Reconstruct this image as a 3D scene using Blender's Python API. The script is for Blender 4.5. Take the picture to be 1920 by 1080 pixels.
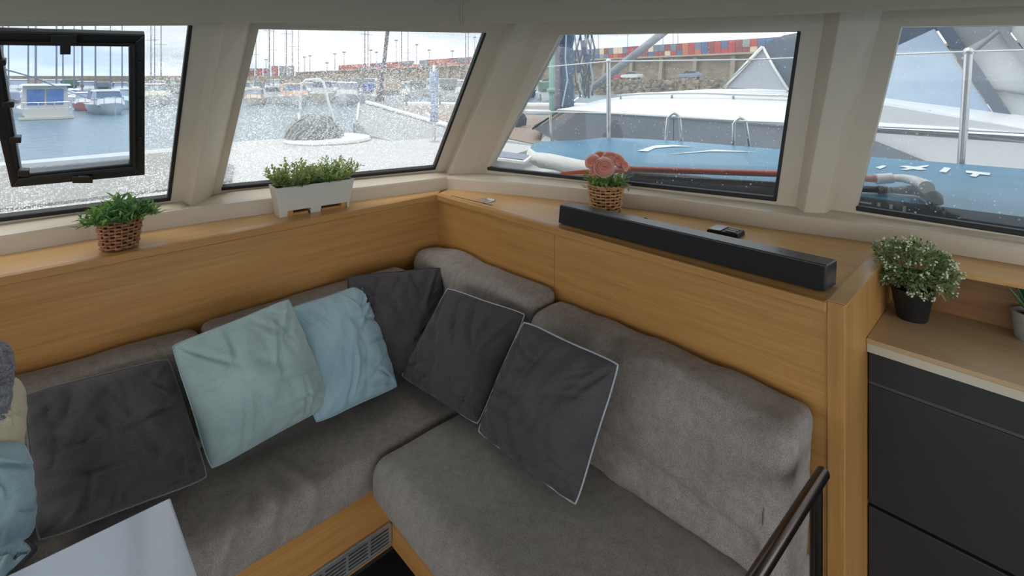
import bpy, bmesh, math, random
from mathutils import Vector, Matrix, noise

for o in list(bpy.data.objects): bpy.data.objects.remove(o)
SC = bpy.context.scene
COL = SC.collection

# ------------------------------------------------------------------ camera
EYE = 1.57                      # eye height above the saloon floor
YAW = math.atan2(.6924, .7215)  # heading, clockwise from the bow (+Y)
FPX, CX, HY = 950., 960., 150.  # focal length, principal point (1920x1080 frame)
FW = Vector((math.sin(YAW), math.cos(YAW))); RT = Vector((math.cos(YAW), -math.sin(YAW)))
cam = bpy.data.cameras.new('camera'); camo = bpy.data.objects.new('camera', cam); COL.objects.link(camo)
cam.sensor_width = 36; cam.lens = 36 * FPX / 1920; cam.shift_y = -(540 - HY) / 1920; cam.clip_end = 6000; cam.clip_start = .02
camo.location = (0, 0, EYE); camo.rotation_euler = (math.radians(90), 0, -YAW)
SC.camera = camo

# ------------------------------------------------------------------ view + sky
SC.view_settings.view_transform = 'Standard'; SC.view_settings.look = 'None'
SC.view_settings.gamma = 1; SC.view_settings.use_curve_mapping = False
SC.view_settings.exposure = 1.78

def sky():
    w = bpy.data.worlds.new('overcast_sky'); SC.world = w; w.use_nodes = True
    nt = w.node_tree; N = nt.nodes; L = nt.links; N.clear()
    out = N.new('ShaderNodeOutputWorld'); bg = N.new('ShaderNodeBackground')
    tc = N.new('ShaderNodeTexCoord'); mp = N.new('ShaderNodeMapping'); mp.inputs['Scale'].default_value = (1.0, 1.0, 5.0)
    n1 = N.new('ShaderNodeTexNoise'); n1.inputs['Scale'].default_value = 2.1; n1.inputs['Detail'].default_value = 7; n1.inputs['Roughness'].default_value = .55
    rp = N.new('ShaderNodeValToRGB'); e = rp.color_ramp.elements
    e[0].position = .36; e[0].color = (.44, .52, .60, 1); e[1].position = .60; e[1].color = (.92, .91, .90, 1)
    m = e.new(.47); m.color = (.70, .74, .78, 1)
    L.new(tc.outputs['Generated'], mp.inputs[0]); L.new(mp.outputs[0], n1.inputs[0]); L.new(n1.outputs[0], rp.inputs[0])
    L.new(rp.outputs[0], bg.inputs[0]); bg.inputs[1].default_value = 1.0
    L.new(bg.outputs[0], out.inputs[0])
sky()
sun = bpy.data.lights.new('veiled_sun', 'SUN'); sun.energy = 1.5; sun.angle = math.radians(50); sun.color = (1, .97, .92)
suno = bpy.data.objects.new('veiled_sun', sun); COL.objects.link(suno)
suno.rotation_euler = Vector((.30, -.32, -.85)).to_track_quat('-Z', 'Y').to_euler()

# ------------------------------------------------------------------ placing helpers (world coordinates, X starboard, Y bow)
def V(x, y, z): return Vector((x, y, z + EYE))         # z given relative to the eye
def ray(px, py):
    u = (px - CX) / FPX; d = FW + u * RT
    return Vector((d.x, d.y, (HY - py) / FPX))
def atz(px, py, z): r = ray(px, py); r = r * (z / r.z); return V(*r)
def atX(px, py, X): r = ray(px, py); r = r * (X / r.x); return V(*r)
def atY(px, py, Y): r = ray(px, py); r = r * (Y / r.y); return V(*r)
def atD(px, py, D): return V(*(ray(px, py) * D))
def cw(r, d, z): p = RT * r + FW * d; return V(p.x, p.y, z)
class Plane:
    def __init__(s, a, b, c):
        s.p = a.copy(); s.n = (b - a).cross(c - a).normalized()
        if s.n.dot(V(0, 0, 0) - a) < 0: s.n = -s.n          # normal points inboard
    def hit(s, px, py, off=0):
        r = ray(px, py); o = V(0, 0, 0)
        return o + r * ((s.p + s.n * off - o).dot(s.n) / r.dot(s.n))

# ------------------------------------------------------------------ mesh builder
ORG = {}      # world origin of every object built so far
class MB:
    def __init__(s): s.v = []; s.f = []
    def add(s, vs, fs):
        b = len(s.v); s.v += [Vector(p) for p in vs]; s.f += [[i + b for i in f] for f in fs]; return s
    def box(s, a, b):
        x0, y0, z0 = a; x1, y1, z1 = b
        return s.hexa([(x0,y0,z0),(x1,y0,z0),(x1,y1,z0),(x0,y1,z0),(x0,y0,z1),(x1,y0,z1),(x1,y1,z1),(x0,y1,z1)])
    def hexa(s, p): return s.add(p, [(3,2,1,0),(4,5,6,7),(0,1,5,4),(1,2,6,5),(2,3,7,6),(3,0,4,7)])
    def prism(s, poly, ext):
        n = len(poly); e = Vector(ext); p = [Vector(q) for q in poly]
        return s.add(p + [q + e for q in p], [list(range(n))[::-1], list(range(n, 2*n))] + [(i, (i+1) % n, n+(i+1) % n, n+i) for i in range(n)])
    def loft(s, rings, closed=True, caps=True):
        n = len(rings[0]); vs = [p for r in rings for p in r]; fs = []
        for k in range(len(rings) - 1):
            for i in range(n if closed else n - 1):
                j = (i + 1) % n; fs.append((k*n+i, k*n+j, (k+1)*n+j, (k+1)*n+i))
        if caps and closed: fs += [list(range(n))[::-1], list(range((len(rings)-1)*n, len(rings)*n))]
        return s.add(vs, fs)
    def tube(s, path, r, n=8, closed=False, r1=None):
        P = [Vector(p) for p in path]; m = len(P); rings = []
        up = Vector((0, 0, 1)); prev = None
        for k in range(m):
            if closed: t = P[(k+1) % m] - P[k-1]
            else: t = P[min(k+1, m-1)] - P[max(k-1, 0)]
            t = t.normalized() if t.length > 1e-9 else Vector((0,0,1))
            a = (prev if prev else (Vector((1,0,0)) if abs(t.z) > .95 else up)); x = (a - t * a.dot(t)).normalized(); prev = x; y = t.cross(x)
            rr = (r if r1 is None else r + (r1 - r) * k / (m - 1)) if not callable(r) else r(k / (m - 1))
            rings.append([P[k] + (x * math.cos(2*math.pi*i/n) + y * math.sin(2*math.pi*i/n)) * rr for i in range(n)])
        if closed: rings.append(rings[0])
        return s.loft(rings, True, not closed)
    def lathe(s, prof, c, n=24):
        rings = [[Vector(c) + Vector((r*math.cos(2*math.pi*i/n), r*math.sin(2*math.pi*i/n), z)) for i in range(n)] for r, z in prof]
        return s.loft(rings, True, True)
    def ball(s, c, rx, ry=None, rz=None, n=10, m=6):
        ry = ry or rx; rz = rz or rx
        return s.lathe0([(math.sin(math.pi*k/m), -math.cos(math.pi*k/m)) for k in range(m+1)], c, rx, ry, rz, n)
    def lathe0(s, prof, c, rx, ry, rz, n):
        rings = [[Vector(c) + Vector((max(r,.02)*rx*math.cos(2*math.pi*i/n), max(r,.02)*ry*math.sin(2*math.pi*i/n), z*rz)) for i in range(n)] for r, z in prof]
        return s.loft(rings, True, True)
    def leaf(s, p, d, nrm, L, W, bend=.2):
        d = d.normalized(); sd = d.cross(nrm)
        if sd.length < 1e-4: sd = d.orthogonal()
        sd.normalize(); u = sd.cross(d)
        a = p; b = p + d*L*.45 + sd*W*.5 + u*L*.05; c = p + d*L*.45 - sd*W*.5 + u*L*.05; m = p + d*L*.45 - u*W*.12; e = p + d*L*.98 - u*L*bend
        return s.add([a, b, m, c, e], [(0,1,2),(0,2,3),(2,1,4),(3,2,4)])
    def build(s, name, mat, parent=None, smooth=False, bevel=0, segs=2, sub=0, kind=None, label=None, cat=None, group=None, flat_angle=None):
        me = bpy.data.meshes.new(name)
        if parent is not None: org = ORG[parent.name]
        else:
            xs = [p.x for p in s.v]; ys = [p.y for p in s.v]; org = Vector(((min(xs)+max(xs))/2, (min(ys)+max(ys))/2, min(p.z for p in s.v)))
        org = Vector(org)
        me.from_pydata([p - org for p in s.v], [], s.f); me.validate()
        bm = bmesh.new(); bm.from_mesh(me); bmesh.ops.recalc_face_normals(bm, faces=bm.faces); bm.to_mesh(me); bm.free()
        o = bpy.data.objects.new(name, me); COL.objects.link(o)
        if mat: me.materials.append(mat)
        if parent is not None: o.parent = parent
        else: o.location = org
        ORG[o.name] = org.copy()
        if smooth:
            me.polygons.foreach_set('use_smooth', [True]*len(me.polygons))
            if flat_angle:
                me.set_sharp_from_angle(angle=math.radians(flat_angle))
        if bevel:
            b = o.modifiers.new('bevel', 'BEVEL'); b.width = bevel; b.segments = segs; b.limit_method = 'ANGLE'; b.angle_limit = math.radians(40); b.harden_normals = False
        if sub:
            b = o.modifiers.new('sub', 'SUBSURF'); b.levels = sub; b.render_levels = sub
        tag(o, label, cat, group, kind)
        return o
def tag(o, label=None, cat=None, group=None, kind=None):
    if label: o['label'] = label
    if cat: o['category'] = cat
    if group: o['group'] = group
    if kind: o['kind'] = kind
    return o
def thing(name, loc, label, cat, group=None, rz=0):
    o = bpy.data.objects.new(name, None); COL.objects.link(o); o.location = loc; o.empty_display_size = .05
    ORG[o.name] = Vector(loc)
    return tag(o, label, cat, group)
def copy_tree(o, loc, rz=0, parent=None, label=None):
    c = o.copy(); COL.objects.link(c); c.parent = parent
    if parent is None: c.location = loc; c.rotation_euler = (0, 0, rz)
    if label: c['label'] = label
    for ch in list(o.children): copy_tree(ch, None, 0, c)
    return c

# ------------------------------------------------------------------ materials
MATS = {}
def srgb(r, g, b):
    f = lambda c: (c/255/12.92) if c/255 <= .04045 else ((c/255+.055)/1.055)**2.4
    return (f(r), f(g), f(b))
def mat(name, rgb, rough=.5, metal=0, var=.0, vscale=8, vstretch=(1,1,1), bump=0, bscale=60, bstretch=None, sheen=0, spec=.5, rgb2=None, coat=0, detail=4, transl=0):
    if name in MATS: return MATS[name]
    m = bpy.data.materials.new(name); m.use_nodes = True; nt = m.node_tree; N = nt.nodes; L = nt.links
    p = N['Principled BSDF']; c = (*srgb(*rgb), 1)
    p.inputs['Base Color'].default_value = c; p.inputs['Roughness'].default_value = rough; p.inputs['Metallic'].default_value = metal
    p.inputs['Specular IOR Level'].default_value = spec
    if sheen: p.inputs['Sheen Weight'].default_value = sheen; p.inputs['Sheen Roughness'].default_value = .45
    if coat: p.inputs['Coat Weight'].default_value = coat; p.inputs['Coat Roughness'].default_value = .15
    tc = N.new('ShaderNodeTexCoord')
    if var or rgb2:
        mp = N.new('ShaderNodeMapping'); mp.inputs['Scale'].default_value = vstretch
        n = N.new('ShaderNodeTexNoise'); n.inputs['Scale'].default_value = vscale; n.inputs['Detail'].default_value = detail; n.inputs['Roughness'].default_value = .6
        L.new(tc.outputs['Object'], mp.inputs[0]); L.new(mp.outputs[0], n.inputs[0])
        r = N.new('ShaderNodeValToRGB'); r.color_ramp.elements[0].position = .3; r.color_ramp.elements[1].position = .7
        if rgb2: a, b = c, (*srgb(*rgb2), 1)
        else: a = tuple(x*(1-var) for x in c[:3]) + (1,); b = tuple(min(1, x*(1+var)) for x in c[:3]) + (1,)
        r.color_ramp.elements[0].color = a; r.color_ramp.elements[1].color = b
        L.new(n.outputs[0], r.inputs[0]); L.new(r.outputs[0], p.inputs['Base Color'])
    if bump:
        mp = N.new('ShaderNodeMapping'); mp.inputs['Scale'].default_value = bstretch or (1,1,1)
        n = N.new('ShaderNodeTexNoise'); n.inputs['Scale'].default_value = bscale; n.inputs['Detail'].default_value = 3
        b = N.new('ShaderNodeBump'); b.inputs['Strength'].default_value = bump; b.inputs['Distance'].default_value = .004
        L.new(tc.outputs['Object'], mp.inputs[0]); L.new(mp.outputs[0], n.inputs[0]); L.new(n.outputs[0], b.inputs['Height']); L.new(b.outputs[0], p.inputs['Normal'])
    if transl:      # thin petals and leaves pass some light
        tl = N.new('ShaderNodeBsdfTranslucent'); ms = N.new('ShaderNodeMixShader'); ms.inputs[0].default_value = transl; tl.inputs[0].default_value = c
        src = p.inputs['Base Color'].links[0].from_socket if p.inputs['Base Color'].links else None
        if src: L.new(src, tl.inputs[0])
        out = N['Material Output']; L.new(p.outputs[0], ms.inputs[1]); L.new(tl.outputs[0], ms.inputs[2]); L.new(ms.outputs[0], out.inputs[0])
    MATS[name] = m; return m
def wood(name, rgb, rgb2, axis, rough=.42):
    """oak veneer, grain running along one axis of the object"""
    if name in MATS: return MATS[name]
    m = bpy.data.materials.new(name); m.use_nodes = True; nt = m.node_tree; N = nt.nodes; L = nt.links
    p = N['Principled BSDF']; p.inputs['Roughness'].default_value = rough; p.inputs['Specular IOR Level'].default_value = .4
    tc = N.new('ShaderNodeTexCoord')
    st = [22., 22., 22.]; st['XYZ'.index(axis)] = .9
    fs = [150., 150., 150.]; fs['XYZ'.index(axis)] = 5
    def nz(scale, detail):
        mp = N.new('ShaderNodeMapping'); mp.inputs['Scale'].default_value = scale
        n = N.new('ShaderNodeTexNoise'); n.inputs['Scale'].default_value = 1; n.inputs['Detail'].default_value = detail; n.inputs['Roughness'].default_value = .62; n.inputs['Distortion'].default_value = .35
        L.new(tc.outputs['Object'], mp.inputs[0]); L.new(mp.outputs[0], n.inputs[0]); return n
    a = nz(st, 5); b = nz(fs, 3)
    mx = N.new('ShaderNodeMath'); mx.operation = 'MULTIPLY_ADD'; mx.inputs[1].default_value = .45
    ml = N.new('ShaderNodeMath'); ml.operation = 'MULTIPLY'; ml.inputs[1].default_value = .55
    L.new(a.outputs[0], ml.inputs[0]); L.new(b.outputs[0], mx.inputs[0]); L.new(ml.outputs[0], mx.inputs[2])
    r = N.new('ShaderNodeValToRGB'); r.color_ramp.elements[0].position = .34; r.color_ramp.elements[1].position = .66
    r.color_ramp.elements[0].color = (*srgb(*rgb2), 1); r.color_ramp.elements[1].color = (*srgb(*rgb), 1)
    L.new(mx.outputs[0], r.inputs[0]); L.new(r.outputs[0], p.inputs['Base Color'])
    bp = N.new('ShaderNodeBump'); bp.inputs['Strength'].default_value = .12; bp.inputs['Distance'].default_value = .002
    L.new(b.outputs[0], bp.inputs['Height']); L.new(bp.outputs[0], p.inputs['Normal'])
    MATS[name] = m; return m
def fabric(name, rgb, rgb2, weave=420, bump=.5, sheen=.15, mott=14):
    """woven cloth: mottled yarn colour with a fine thread relief"""
    if name in MATS: return MATS[name]
    m = bpy.data.materials.new(name); m.use_nodes = True; nt = m.node_tree; N = nt.nodes; L = nt.links
    p = N['Principled BSDF']; p.inputs['Roughness'].default_value = .92; p.inputs['Specular IOR Level'].default_value = .2
    p.inputs['Sheen Weight'].default_value = sheen; p.inputs['Sheen Roughness'].default_value = .4
    tc = N.new('ShaderNodeTexCoord')
    n1 = N.new('ShaderNodeTexNoise'); n1.inputs['Scale'].default_value = mott; n1.inputs['Detail'].default_value = 4
    n2 = N.new('ShaderNodeTexNoise'); n2.inputs['Scale'].default_value = weave; n2.inputs['Detail'].default_value = 2
    L.new(tc.outputs['Object'], n1.inputs[0]); L.new(tc.outputs['Object'], n2.inputs[0])
    mx = N.new('ShaderNodeMath'); mx.operation = 'MULTIPLY_ADD'; mx.inputs[1].default_value = .68
    ml = N.new('ShaderNodeMath'); ml.operation = 'MULTIPLY'; ml.inputs[1].default_value = .32
    L.new(n1.outputs[0], ml.inputs[0]); L.new(n2.outputs[0], mx.inputs[0]); L.new(ml.outputs[0], mx.inputs[2])
    r = N.new('ShaderNodeValToRGB'); r.color_ramp.elements[0].position = .35; r.color_ramp.elements[1].position = .65
    r.color_ramp.elements[0].color = (*srgb(*rgb2), 1); r.color_ramp.elements[1].color = (*srgb(*rgb), 1)
    L.new(mx.outputs[0], r.inputs[0]); L.new(r.outputs[0], p.inputs['Base Color'])
    bp = N.new('ShaderNodeBump'); bp.inputs['Strength'].default_value = bump; bp.inputs['Distance'].default_value = .0015
    L.new(n2.outputs[0], bp.inputs['Height']); L.new(bp.outputs[0], p.inputs['Normal'])
    MATS[name] = m; return m
def glass(name, tint, haze, drops, dscale, drad=.62, refl=.05):
    """window pane: clear tinted sheet, a film of haze and rain drops that scatter daylight"""
    m = bpy.data.materials.new(name); m.use_nodes = True; nt = m.node_tree; N = nt.nodes; L = nt.links; N.clear()
    out = N.new('ShaderNodeOutputMaterial'); tr = N.new('ShaderNodeBsdfTransparent'); tr.inputs[0].default_value = (*tint, 1)
    gl = N.new('ShaderNodeBsdfGlossy'); gl.inputs['Roughness'].default_value = .03
    tl = N.new('ShaderNodeBsdfTranslucent'); tl.inputs[0].default_value = (.93, .95, .96, 1)
    m1 = N.new('ShaderNodeMixShader'); m1.inputs[0].default_value = refl
    L.new(tr.outputs[0], m1.inputs[1]); L.new(gl.outputs[0], m1.inputs[2])
    m2 = N.new('ShaderNodeMixShader'); L.new(m1.outputs[0], m2.inputs[1]); L.new(tl.outputs[0], m2.inputs[2])
    if drops > 0:
        tc = N.new('ShaderNodeTexCoord'); vo = N.new('ShaderNodeTexVoronoi'); vo.inputs['Scale'].default_value = dscale; vo.inputs['Randomness'].default_value = 1
        L.new(tc.outputs['Object'], vo.inputs['Vector'])
        sep = N.new('ShaderNodeSeparateColor'); L.new(vo.outputs['Color'], sep.inputs[0])
        big = N.new('ShaderNodeTexNoise'); big.inputs['Scale'].default_value = 5; L.new(tc.outputs['Object'], big.inputs[0])
        rad = N.new('ShaderNodeMath'); rad.operation = 'MULTIPLY'; L.new(sep.outputs[0], rad.inputs[0]); rad.inputs[1].default_value = drad
        lt = N.new('ShaderNodeMath'); lt.operation = 'LESS_THAN'; L.new(vo.outputs['Distance'], lt.inputs[0]); L.new(rad.outputs[0], lt.inputs[1])
        am = N.new('ShaderNodeMath'); am.operation = 'MULTIPLY'; L.new(lt.outputs[0], am.inputs[0])
        rng = N.new('ShaderNodeMapRange'); rng.inputs[1].default_value = .35; rng.inputs[2].default_value = .6; rng.inputs[3].default_value = drops*.5; rng.inputs[4].default_value = drops
        L.new(big.outputs[0], rng.inputs[0]); L.new(rng.outputs[0], am.inputs[1])
        ad = N.new('ShaderNodeMath'); ad.operation = 'ADD'; ad.inputs[1].default_value = haze; L.new(am.outputs[0], ad.inputs[0]); L.new(ad.outputs[0], m2.inputs[0])
    else: m2.inputs[0].default_value = haze
    L.new(m2.outputs[0], out.inputs[0]); MATS[name] = m; return m

OAK, OAK2 = (186, 140, 82), (160, 112, 58)
oakX = wood('oak_x', OAK, OAK2, 'X'); oakY = wood('oak_y', OAK, OAK2, 'Y'); oakZ = wood('oak_z', OAK, OAK2, 'Z')
oak_pale = wood('pale_oak', (196, 168, 132), (178, 146, 108), 'Y', .35)
oak_top = wood('oak_top', (206, 164, 108), (188, 140, 84), 'Y', .35)
oak_topx = wood('oak_top_x', (206, 164, 108), (188, 140, 84), 'X', .24)
oak_dark = wood('dark_oak', (150, 108, 66), (124, 86, 50), 'Y', .5)  # darker brown oak for the side wall backing and the riser
gel = mat('cream_gelcoat', (200, 187, 168), .38, var=.03, vscale=6)
gel2 = mat('headliner_vinyl', (178, 165, 145), .75, bump=.15, bscale=300)
rubber = mat('black_rubber', (22, 22, 24), .55)
plast = mat('black_plastic', (26, 26, 28), .42, bump=.1, bscale=200)
white = mat('white_gloss', (225, 226, 224), .3)
steel = mat('stainless_steel', (205, 205, 205), .22, 1)
dsteel = mat('dark_chrome', (92, 82, 78), .22, 1)
darkfloor = mat('dark_floor', (42, 38, 36), .5, var=.2, vscale=12)
charcoal = mat('charcoal_laminate', (38, 38, 39), .55, var=.08, vscale=90)
seatfab = fabric('grey_upholstery', (156, 147, 140), (118, 110, 105), 380, .6, .1, 45)
seatfab2 = fabric('grey_upholstery_lighter', (160, 154, 147), (126, 120, 115), 380, .6, .1, 45)
velvet_d = fabric('charcoal_velvet', (82, 77, 79), (62, 59, 61), 500, .25, .12, 14)
velvet_g = fabric('sage_velvet', (168, 186, 184), (142, 162, 162), 500, .2, .3, 8)
velvet_b = fabric('pale_blue_velvet', (164, 190, 198), (138, 166, 178), 500, .2, .3, 8)
creamfab = fabric('cream_cloth', (206, 196, 172), (184, 172, 146), 400, .3, .1, 8)
knit = fabric('grey_knit', (150, 150, 158), (92, 92, 102), 160, 1.0, .1, 60)
pipe_w = mat('pale_piping', (160, 166, 170), .8)
pipe_d = mat('charcoal_piping', (58, 56, 60), .85)

# ================================================================== SALOON SHELL
SH = -.53        # shelf top, relative to the eye
def slab(name, poly, z0, z1, m, **k):
    return MB().prism([V(x, y, z0) for x, y in poly], (0, 0, z1 - z0)).build(name, m, **k)
slab('floor', [(-2.6, -1.9), (2.3, -1.9), (2.3, 2.2), (-2.6, 2.2)], -1.63, -1.57, darkfloor, kind='structure')
ceil_poly = [(-2.6, -1.9), (2.45, -1.9), (2.35, .3), (2.25, .8), (1.72, 1.75), (1.45, 1.85), (.6, 2.12), (-2.6, 2.2)]
slab('ceiling', ceil_poly, .30, .38, gel2, kind='structure')

# window planes: two points on the sill line, one on the raked top
w1 = Plane(atz(0, 415, -.45), atz(320, 375, -.45), atz(360, 48, .182))
w2 = Plane(atz(415, 355, -.45), atz(815, 318, -.45), atz(485, 55, .188))
w3 = Plane(atz(915, 318, -.45), atz(1455, 378, -.45), atz(1500, 60, .172))
w4 = Plane(atz(1605, 395, -.45), atz(1920, 440, -.45), atz(1690, 50, .175))

def facet(idx, pl, outer, inner, gmat, hole=None):
    """window_n: frame ring > glass pane, rubber gasket.  outer / inner: px corners TL TR BR BL"""
    O = [pl.hit(*p) for p in outer]; I = [pl.hit(*p) for p in inner]; n = -pl.n
    win = MB()
    vs = O + I + [p + n*.045 for p in I] + [p + n*.045 for p in O]
    fs = []
    for i in range(4):
        j = (i+1) % 4
        fs += [(i, j, 4+j, 4+i), (4+i, 4+j, 8+j, 8+i), (8+i, 8+j, 12+j, 12+i), (12+i, 12+j, j, i)]
    win.add(vs, fs)
    fr = win.build('window_%d' % idx, gel, kind='structure')
    a, b = .022, .028
    if hole is None:
        MB().loft([[p + n*a for p in I], [p + n*b for p in I]]).build('glass_pane', gmat, fr)
    else:
        Hh = [pl.hit(*p) for p in hole]
        vs = [p + n*a for p in I] + [p + n*a for p in Hh] + [p + n*b for p in Hh] + [p + n*b for p in I]
        fs = []
        for i in range(4):
            j = (i+1) % 4
            fs += [(i, j, 4+j, 4+i), (4+i, 4+j, 8+j, 8+i), (8+i, 8+j, 12+j, 12+i), (12+i, 12+j, j, i)]
        MB().add(vs, fs).build('glass_pane', gmat, fr)
    # gasket: sill bar and after-edge bar, standing a little proud of the frame
    TL, TR, BR, BL = I
    cx = (TL + TR + BR + BL) / 4
    def bar(p, q, w):
        d = (q - p).normalized(); s = d.cross(pl.n).normalized()
        if s.dot(cx - p) < 0: s = -s
        return MB().hexa([p - pl.n*.021, q - pl.n*.021, q + s*w - pl.n*.021, p + s*w - pl.n*.021, p + pl.n*.004, q + pl.n*.004, q + s*w + pl.n*.004, p + s*w + pl.n*.004])
    bar(BL, BR, .017).build('rubber_gasket', rubber, fr, bevel=.003)
    bar(TR, BR, .012).build('rubber_gasket', rubber, fr, bevel=.003)
    return fr
rainy = glass('rain_speckled_glass', (.63, .64, .645), .05, .22, 170)
clear = glass('tinted_glass', (.665, .68, .685), .015, .26, 60, .20)
clean = glass('clean_glass', (.66, .70, .745), .01, 0, 1)
TOPY = 5
hatch_hole = [(1, 83), (241, 86), (243, 304), (40, 324)]
facet(1, w1, [(-700, -10), (447, TOPY), (364, 425), (-700, 560)], [(-620, 52), (361, 48), (320, 376), (-620, 492)], rainy, hatch_hole)
facet(2, w2, [(449, TOPY), (1003, TOPY), (843, 372), (366, 415)], [(485, 55), (912, 62), (816, 318), (415, 357)], rainy)
facet(3, w3, [(1003, TOPY), (1598, TOPY), (1521, 432), (845, 372)], [(1050, 65), (1502, 59), (1456, 378), (914, 319)], clear)
facet(4, w4, [(1600, TOPY), (2700, -40), (2700, 620), (1522, 432)], [(1690, 50), (2600, 38), (2600, 548), (1605, 395)], clear)

def mullion(idx, pl, pr, top, bot, ty, by, proud=.04):
    rows = []
    for f in (-.14, 0, .25, .5, .75, 1.0, 1.09):
        px = [b + (t - b)*f for t, b in zip(top, bot)]; py = by + (ty - by)*f
        a = pl.hit(px[0], py, -.004); b = pl.hit(px[1], py, proud); c = pr.hit(px[2], py, proud); d = pr.hit(px[3], py, -.004)
        back = (pl.n + pr.n).normalized()*-.07
        rows.append([a, b, c, d, d + back, a + back])
    MB().loft(rows).build('trim_%d' % idx, gel, kind='structure', bevel=.003, segs=2)
mullion(1, w1, w2, (400, 422, 465, 472), (338, 357, 388, 395), 46, 388)
mullion(2, w2, w3, (945, 966, 1000, 1028), (830, 838, 880, 908), 50, 330, .045)
mullion(3, w3, w4, (1540, 1572, 1617, 1650), (1487, 1505, 1545, 1556), 50, 408)

# sill upstand between shelf and windows
def sill(idx, pts):
    rings = []
    for (px, py, spx, spy, pl) in pts:
        b = atz(px, py, SH); g = pl.hit(spx, spy); h = Vector((g.x - b.x, g.y - b.y, 0)).normalized()
        rings.append([b + Vector((0,0,-.04)), b, b + Vector((0,0,.05)), b + h*.004 + Vector((0,0,.058)), b + h*.016 + Vector((0,0,.060)), b + h*.022 + Vector((0,0,.056)), g + Vector((0,0,.0)), g + h*.05, g + h*.05 + Vector((0,0,-.14)), b + h*.03 + Vector((0,0,-.10))])
    MB().loft(rings).build('trim_%d' % idx, gel, kind='structure')
sill(4, [(-620, 573, -620, 505, w1), (0, 479, 0, 420, w1), (169, 449, 169, 397, w1), (340, 424, 340, 377, w1), (372, 419, 384, 369, w2), (440, 409, 440, 357, w2), (620, 384, 620, 340, w2), (812, 358, 816, 322, w2), (838, 354, 848, 321, w2)])
sill(5, [(838, 354, 850, 321, w3), (1000, 369, 1000, 331, w3), (1240, 397, 1240, 358, w3), (1400, 422, 1400, 377, w3), (1520, 439, 1520, 391, w3), (1580, 447, 1580, 396, w4), (1652, 457, 1652, 407, w4), (1789, 477, 1789, 427, w4), (1920, 498, 1920, 446, w4), (2300, 560, 2300, 505, w4)])

# headliner valance above the windows
hdr = [V(-2.0, 2.12, .14), atY(0, 38, 1.88), atz(420, 42, .18), atz(865, 47, .20)]
hdr2 = [atz(865, 47, .20), atz(1400, 30, .205), atz(1920, 10, .20), V(2.02, -.6, .2)]
def valance(name, pts):
    rings = []
    for k, p in enumerate(pts):
        q = pts[min(k+1, len(pts)-1)] - pts[max(k-1, 0)]; o = Vector((-q.y, q.x, 0)).normalized()
        if o.dot(p - V(0, 0, 0)) < 0: o = -o
        top = EYE + .31
        rings.append([Vector((p.x, p.y, top)), p + Vector((0,0,.008)), p + o*.004, p + o*.03 + Vector((0,0,.004)), Vector((p.x + o.x*.03, p.y + o.y*.03, top))])
    MB().loft(rings).build(name, gel2, kind='structure')
valance('wall_front_header', hdr); valance('wall_side_header', hdr2)
MB().tube([hdr2[0] + Vector((0,0,.004)), hdr2[0] + Vector((0,0,.11))], .006, 8).build('trim_6', gel2, kind='structure')

# outer skin of the coachroof edge, closes the gap behind the valance
# oak panelling behind the sofa
PX, PY = 1.385, 1.945      # faces of the side and front panels
MB().box(V(-1.7, PY, -1.57), V(1.45, PY+.03, SH-.022)).build('wall_front', oakX, kind='structure')
def side_panel():
    # two veneer sheets with a hairline joint
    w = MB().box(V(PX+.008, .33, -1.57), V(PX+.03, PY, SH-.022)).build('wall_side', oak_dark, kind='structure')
    MB().box(V(PX, .352, -1.57), V(PX+.02, 1.2205, SH-.024)).build('panel', oakY, w)
    MB().box(V(PX, 1.2225, -1.57), V(PX+.02, PY, SH-.024)).build('panel', oakY, w)
side_panel()
# shelf: boards + nosing
sh = thing('window_shelf', V(.3, 2.05, SH), 'oak shelf with rounded nosing running below the windows', 'shelf')
bk = [atz(*p, SH) for p in [(-620, 573), (0, 479), (169, 449), (340, 424), (440, 409), (620, 384), (812, 358), (838, 354)]]
fr = [V(1.385, PY, SH), V(-1.7, PY, SH)]
poly = [V(p.x, p.y + .03, SH) for p in bk] + fr
MB().prism([Vector((p.x, p.y, EYE+SH-.02)) for p in poly], (0,0,.02)).build('board', oak_topx, sh)
bk2 = [atz(*p, SH) for p in [(838, 354), (1000, 369), (1240, 397), (1400, 422), (1652, 457), (1720, 467)]]
poly = [V(p.x + .03, p.y, SH) for p in bk2] + [V(1.95, .315, SH), V(1.385, .315, SH), V(1.385, PY, SH)]
MB().prism([Vector((p.x, p.y, EYE+SH-.02)) for p in poly], (0,0,.02)).build('board', oak_top, sh)
MB().box(V(-1.7, PY-.014, SH-.026), V(PX-.012, PY+.012, SH+.001)).build('nosing', oakX, sh, bevel=.004)
MB().box(V(PX-.014, .352, SH-.026), V(PX+.012, PY+.012, SH+.001)).build('nosing', oakY, sh, bevel=.004)
# end panel of the sofa back
ep = thing('end_panel', V(1.6, .333, -1.57), 'upright oak end panel closing the sofa back beside the handrail', 'panel')
MB().box(V(PX-.006, .315, -1.57), V(1.93, .352, SH+.003)).build('board', oakZ, ep, bevel=.002)
MB().box(V(PX-.002, .3135, SH-.0005), V(1.92, .352, SH+.0042)).build('edge_band', oak_topx, ep)

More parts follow.
